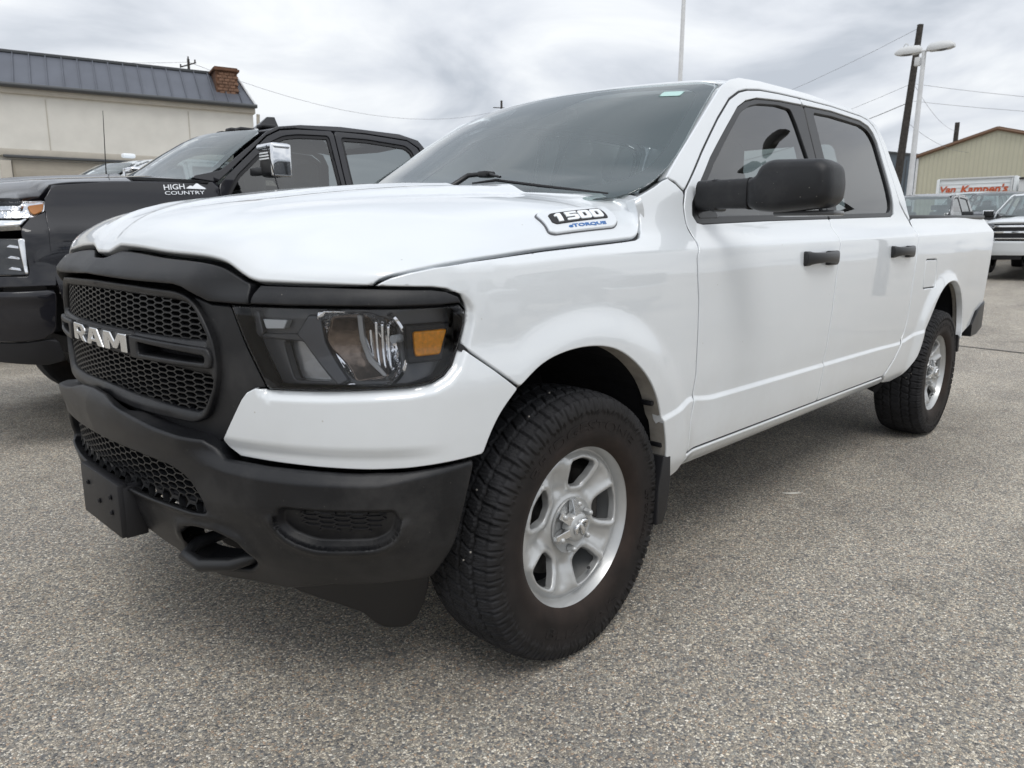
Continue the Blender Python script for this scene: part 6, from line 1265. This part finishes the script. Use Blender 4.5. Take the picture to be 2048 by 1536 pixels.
def rquad(name, P_, m, par, th=.05):
    bm = bmesh.new(); a = [bm.verts.new(p_) for p_ in P_]; f = bm.faces.new(a); r_ = bmesh.ops.extrude_face_region(bm, geom=[f]); bmesh.ops.translate(bm, vec=f.normal*-th, verts=[v for v in r_['geom'] if isinstance(v, bmesh.types.BMVert)]); return bm_obj(name, bm, m, par)
ez0, ez1 = 4.64, 5.57; ins_ = 1.0
rquad('mansard_roof', [(-.06,.14,ez0),(LB,.14,ez0),(LB,-ins_,ez1),(.20,-ins_,ez1)], M['roofmetal'], bl, .06)
rquad('mansard_end', [(-.06,-12.1,ez0),(-.06,.14,ez0),(.20,-ins_,ez1),(.20,-11,ez1)], M['roofmetal'], bl, .06)
for i in range(60):
    x_ = .26+i*.335
    if x_ > LB-.2: break
    t0 = 0; f0 = 1
    tube('roof_seam', [(x_, .155, ez0+.02), (x_, .155-(ins_+.14)*f0, ez0+.02+(ez1-ez0)*f0)], .016, M['roofmetal'], bl, 5)
lbx('ridge_flashing', (LB/2+.1, -ins_-.05, ez1+.01), (LB-.2,.22,.07), M['roofmetal_dk']); lbx('roof_deck', (LB/2+.3, -6, ez1-.05), (LB-.7,10,.06), M['roofmetal_dk'])
tube('eave_gutter', [(-.08,.20,ez0+.0),(LB,.20,ez0+.0)], .05, M['roofmetal_dk'], bl, 8); tube('hip_flashing', [(-.07,.17,ez0+.02),(.20,-ins_+.02,ez1+.03)], .030, M['poleW'], bl, 6)
tube('downpipe', [(-.10,.16,4.45),(-.10,.10,4.2),(-.10,.10,.2)], .045, M['stucco2'], bl, 8)
for x_ in (1.6,4.7,7.8,10.9): lbx('control_joint', (x_, .004, 3.8), (.018,.012,1.2), M['stucco2'], bev=0)
chm = lbx('chimney', (.56, -.62, 5.09), (.54,.66,.88), M['brick_dk'], bev=.0)
for row in range(10):
    for cidx in range(4):
        off = (row % 2)*.085; x_ = .56-.27+.075+cidx*.135+off-.035
        if x_ > .80: continue
        b_ = box('brick', (x_, -.285, 4.76+row*.078), (.122,.03,.066), M['brick'], chm, .004)
    for cidx in range(4):
        y_ = -.93+cidx*.168+.06+(row % 2)*.08
        if y_ > -.30: continue
        box('brick', (.285, y_, 4.76+row*.078), (.03,.155,.066), M['brick'], chm, .004)
lbx('chimney_cap', (.56,-.62,5.56), (.66,.80,.06), M['brick_dk'], chm, .01); lbx('chimney_cap', (.56,-.62,5.61), (.58,.72,.04), M['brick_dk'], chm, .01); lbx('chimney_flashing', (.56,-.26,4.74), (.80,.10,.10), M['roofmetal'], chm, .01)
# right-hand metal building (gable towards us)
mb = empty('metal_building', (42, 10.27, 0), 0, 'tan metal-clad gable building with brown roof trim behind the lettered trailer', 'building')
gy0, gy1, zp, ze = 0.0, -9.0, 6.62, 5.56     # from left corner (+y) to right
pk = -3.45
prism('wall', [(gy0,-.3),(gy1,-.3),(gy1,5.05),(pk,zp),(gy0,ze)], M['tan'], mb, y0=0, y1=18, axis='X')
for i in range(44):
    y_ = -.12-.205*i; zt = (ze+(zp-ze)*(-y_)/(-pk)) if y_ > pk else zp-(zp-5.05)*(pk-y_)/(pk-gy1)
    box('wall_rib', (-.012, y_, (zt-.12)/2), (.03,.05,zt-.12), M['tan_rib'], mb, .004)
for (ya, za, yb, zb_) in ((.12, ze-.02, pk, zp+.02), (pk, zp+.02, gy1-.1, 5.03)):
    rquad('roof_sheet', [(-.15,ya,za+.03),(-.15,yb,zb_+.03),(18,yb,zb_+.03),(18,ya,za+.03)], M['brown'], mb, .08)
    tube('rake_trim', [(-.13,ya,za),(-.13,yb,zb_)], .075, M['brown'], mb, 4)
tube('corner_downpipe', [(-.05,.02,ze-.1),(-.05,.02,0)], .06, M['poleW'], mb, 6)
# dark building behind
db = empty('dark_building', (52, 15.5, 0), 0, 'dark blue-grey building half hidden behind the utility pole', 'building')
prism('wall', [(1.6,-.3),(-2.6,-.3),(-2.6,6.6),(1.6,7.3)], M['bluewall'], db, y0=0, y1=8, axis='X'); box('roof_edge', (-.05,-.5,6.97), (.2,4.4,.12), M['roofmetal_dk'], db, .01, rot=Matrix.Rotation(R(9.4), 4, 'X'))
for i in range(8): box('wall_rib', (-.02, 1.35-.5*i, 3.2), (.04,.06,6.4), M['roofmetal_dk'], db, .005)
# lettered trailer
tr = empty('semi_trailer', (36.0, 7.68, .42), 0, 'white box trailer with red lettering in front of the tan building', 'trailer')
box('trailer_box', (1.3, -1.52, 2.10), (2.6,3.04,2.85), M['trailer'], tr, .05)
for i in range(18): box('side_corrugation', (-.008, -1.50, .80+i*.155), (.02,2.75,.022), M['trailer'], tr, .004)
box('top_rail', (-.02,-1.5,3.50), (.06,2.8,.07), M['lampbody'], tr, .01); box('corner_post', (-.03,-.06,2.1), (.08,.12,2.8), M['trailer'], tr, .02); box('corner_post', (-.03,-2.98,2.1), (.10,.13,2.85), M['trailer'], tr, .02); box('rear_frame', (-.03,-2.86,2.1), (.07,.06,2.7), M['lampbody'], tr, .01); box('bottom_rail', (-.02,-1.5,.70), (.06,3.0,.12), M['lampbody'], tr, .01)
TF = lambda u, v: np.stack([-.026+0*np.asarray(u, float), -np.asarray(u, float), np.asarray(v, float)+0*np.asarray(u, float)], -1)
text_on('lettering', 'Van', TF, [(.16,2.93),(.78,2.93),(.78,3.20),(.16,3.20)], M['redprint'], tr, 0, .004, .03, shear=.2, out=(-1, 0, 0)); text_on('lettering', "Kampen's", TF, [(.96,2.78),(2.74,2.78),(2.74,3.22),(.96,3.22)], M['redprint'], tr, 0, .004, .03, shear=.2, out=(-1, 0, 0))
for y_ in (-2.1,-2.5):
    far_wheel(tr, .3, y_, .98, .45)
tube('landing_leg', [(.3,-.8,.75),(.3,-.8,-.3)], .06, M['metal_dk'], tr, 6)
t2 = empty('semi_trailer', (35.5, 4.50, .42), 0, 'grey trailer with a red mark at the right edge, behind the white pickup', 'trailer')
box('trailer_box', (1.3,-1.5,2.05), (2.6,3.0,2.7), M['lampbody'], t2, .04); box('top_rail', (-.02,-1.5,3.38), (.08,3.0,.08), M['metal_dk'], t2, .01)
text_on('lettering', 'VK', TF, [(.30,2.3),(1.1,2.3),(1.1,2.8),(.30,2.8)], M['redprint'], t2, 0, .004, .03, out=(-1, 0, 0)); far_wheel(t2, .3, -.6, .98, .45)
# poles and lamps
def lean(base, top_, r0_, r1_, m, parent, n=12): return tube('pole', [base, top_], [r0_, r1_], m, parent, n)
fp = empty('flag_pole', (40, 23.64, 0), 0, 'tall thin white pole rising behind the white truck\'s roof', 'pole'); tube('pole', [(0,0,0),(0,0,19)], [.16,.11], M['poleW'], fp, 12); lathe('base_flange', [(0,.05),(.3,.05),(.3,0)], M['poleW'], fp, n=16, axis='Z')
LPX, LPY = 25.0, 5.55
lpole = empty('parking_lot_light', (LPX, LPY, .42), 0, 'white parking lot light with two lamp heads beside the wooden utility pole', 'lamp post')
tube('pole', [(0,0,0),(0,0,6.62)], [.105,.065], M['poleW'], lpole, 12); lathe('base', [(0,.5),(.22,.5),(.25,0)], M['stucco2'], lpole, n=16, axis='Z')
def lamp_head(par, sgn, c=(0,0,6.62), s=1.):
    bm = bmesh.new(); rg = []
    for t, w, h in ((.08,.10,.09),(.16,.17,.17),(.45,.19,.20),(.70,.17,.17),(.84,.12,.07)):
        rg.append([bm.verts.new((c[0]+w*s*math.cos(a), c[1]+sgn*t*s, c[2]+.06+h*s*max(math.sin(a), -.35))) for a in np.linspace(0, 2*math.pi, 15)[:-1]])
    for A_, B_ in zip(rg, rg[1:]):
        for q in range(14): bm.faces.new((A_[q], A_[(q+1) % 14], B_[(q+1) % 14], B_[q]))
    bm.faces.new(rg[0]); bm.faces.new(rg[-1]); o = bm_obj('lamp_head', bm, M['lampbody'], par, sharp=60)
    bm = bmesh.new(); bmesh.ops.create_uvsphere(bm, u_segments=14, v_segments=8, radius=.14*s, matrix=Matrix.Translation((c[0], c[1]+sgn*.5*s, c[2]+.02)) @ Matrix.Diagonal((1, 1.3, .4, 1))); bm_obj('lamp_glass', bm, M['lamp_mid'], o)
    return o
lamp_head(lpole, 1); lamp_head(lpole, -1); box('ballast_box', (-.02,.16,6.36), (.14,.16,.26), M['lampbody'], lpole, .02); tube('cross_arm', [(0,-.2,6.66),(0,.2,6.66)], .04, M['poleW'], lpole, 8)
up = empty('utility_pole', (32, 7.85, 0), 0, 'dark wooden utility pole with wires behind the white lot light', 'utility pole')
tube('pole', [(0,.42,0),(0,0,9.62)], [.19,.115], M['wood'], up, 12); tube('insulator_arm', [(0,0,8.85),(-.1,.32,8.85)], .025, M['metal_dk'], up, 6)
bm = bmesh.new(); r_ = [(-.1,.42+.09*math.cos(t),8.82+.14*math.sin(t)) for t in np.linspace(0, 2*math.pi, 15)]; bm_tube(bm, r_, .018, 6); bm_obj('insulator', bm, M['lampbody'], up)
def wire(label, a, b, sag, r_=.007):
    a = Vector(a); b = Vector(b); pts = [a.lerp(b, t)-Vector((0, 0, sag*4*t*(1-t))) for t in np.linspace(0, 1, 15)]; bm = bmesh.new(); bm_tube(bm, [p_-a for p_ in pts], r_, 5); o = bm_obj('overhead_wire', bm, M['wire']); o.location = a; tag(o, label, 'wire'); return o
wire('uppermost wire running left from the top of the wooden utility pole', (32,7.9,9.5), (46,34,8.6), 1.0)
wire('second wire running left from the wooden utility pole, below the top one', (32,7.9,7.45), (44,30,6.6), .8)
wire('third and lowest wire running left from the wooden utility pole', (32,7.9,6.75), (42,26,5.6), .6, .016)
wire('upper wire running right from the wooden utility pole over the tan building', (32,7.8,7.4), (34,-9,5.0), .5)
wire('lower wire running right from the wooden utility pole over the tan building', (32,7.8,6.75), (36,-9,5.2), .5)
wire('thick cable sloping down from the wooden pole to the short pole behind the building', (32,7.8,7.3), (62,13.6,9.2), .4)
wire('thin slack cable sloping down to the roof of the tan building', (32,7.9,5.9), (43,8.0,5.7), .3)
sp_ = empty('utility_pole', (62, 13.65, 0), 0, 'short dark pole top rising behind the roof of the tan building', 'utility pole'); tube('pole', [(0,0,0),(0,0,9.8)], [.22,.16], M['wood'], sp_, 10)
lu = empty('utility_pole', (15.24, 36.5, 0), 0, 'distant utility pole with crossarm behind the mansard roof', 'utility pole')
tube('pole', [(0,0,0),(0,0,9.95)], [.10,.065], M['wood'], lu, 8); tube('crossarm', [(-.40,.1,9.52),(.34,-.1,9.82)], .035, M['wood'], lu, 6)
for x_, z_ in ((-.36,9.55),(.30,9.84),(0,9.95)): tube('insulator', [(x_,-x_*.25,z_),(x_,-x_*.25,z_+.12)], .035, M['metal_dk'], lu, 6)
wire('wire running left from the distant utility pole over the mansard roof', (15.2,36.5,9.8), (2,38,9.0), .4, .008)
wire('wire running right from the distant utility pole across the sky', (15.3,36.5,9.8), (46,45,12.2), 1.6, .010)
dp = empty('utility_pole', (45.93, 45.0, 0), 0, 'distant pole top just above the white truck\'s windscreen edge', 'utility pole'); tube('pole', [(0,0,0),(0,0,12.95)], [.16,.09], M['wood'], dp, 8); tube('crossarm', [(-.6,.4,12.35),(.6,-.4,12.35)], .04, M['wood'], dp, 6)
# double-headed light behind the camera (it mirrors in the front side window)
rl = empty('parking_lot_light', (14.2, -4.75, 0), 0, 'parking lot light outside the frame that mirrors in the front side window', 'lamp post'); tube('pole', [(0,0,0),(0,0,6.9)], [.10,.07], M['metal_dk'], rl, 10)
for sg_ in (1, -1):
    o_ = lamp_head(rl, sg_, (0,0,6.9), .85); o_.data.materials.clear(); o_.data.materials.append(M['metal_dk'])

# unseen trucks added behind the photographer for reflections in the white truck's doors
def copy_root(r_, loc, rz, label):
    c = r_.copy(); COL.objects.link(c); c.location = loc; c.rotation_euler = (0, 0, rz); c['label'] = label
    for ch in list(r_.children): copy_part(ch, c)
    return c
copy_root(greyT, (3.2, -9.5, 0), R(-90), 'dark grey pickup truck added unseen behind the photographer, mirrored in the front door')
copy_root(whiteT, (7.4, -9.8, 0), R(-90), 'white pickup truck added unseen behind the photographer, mirrored in the rear door')
copy_root(greyT, (11.6, -9.5, 0), R(-90), 'dark grey pickup truck added unseen behind the photographer, mirrored in the bed side')
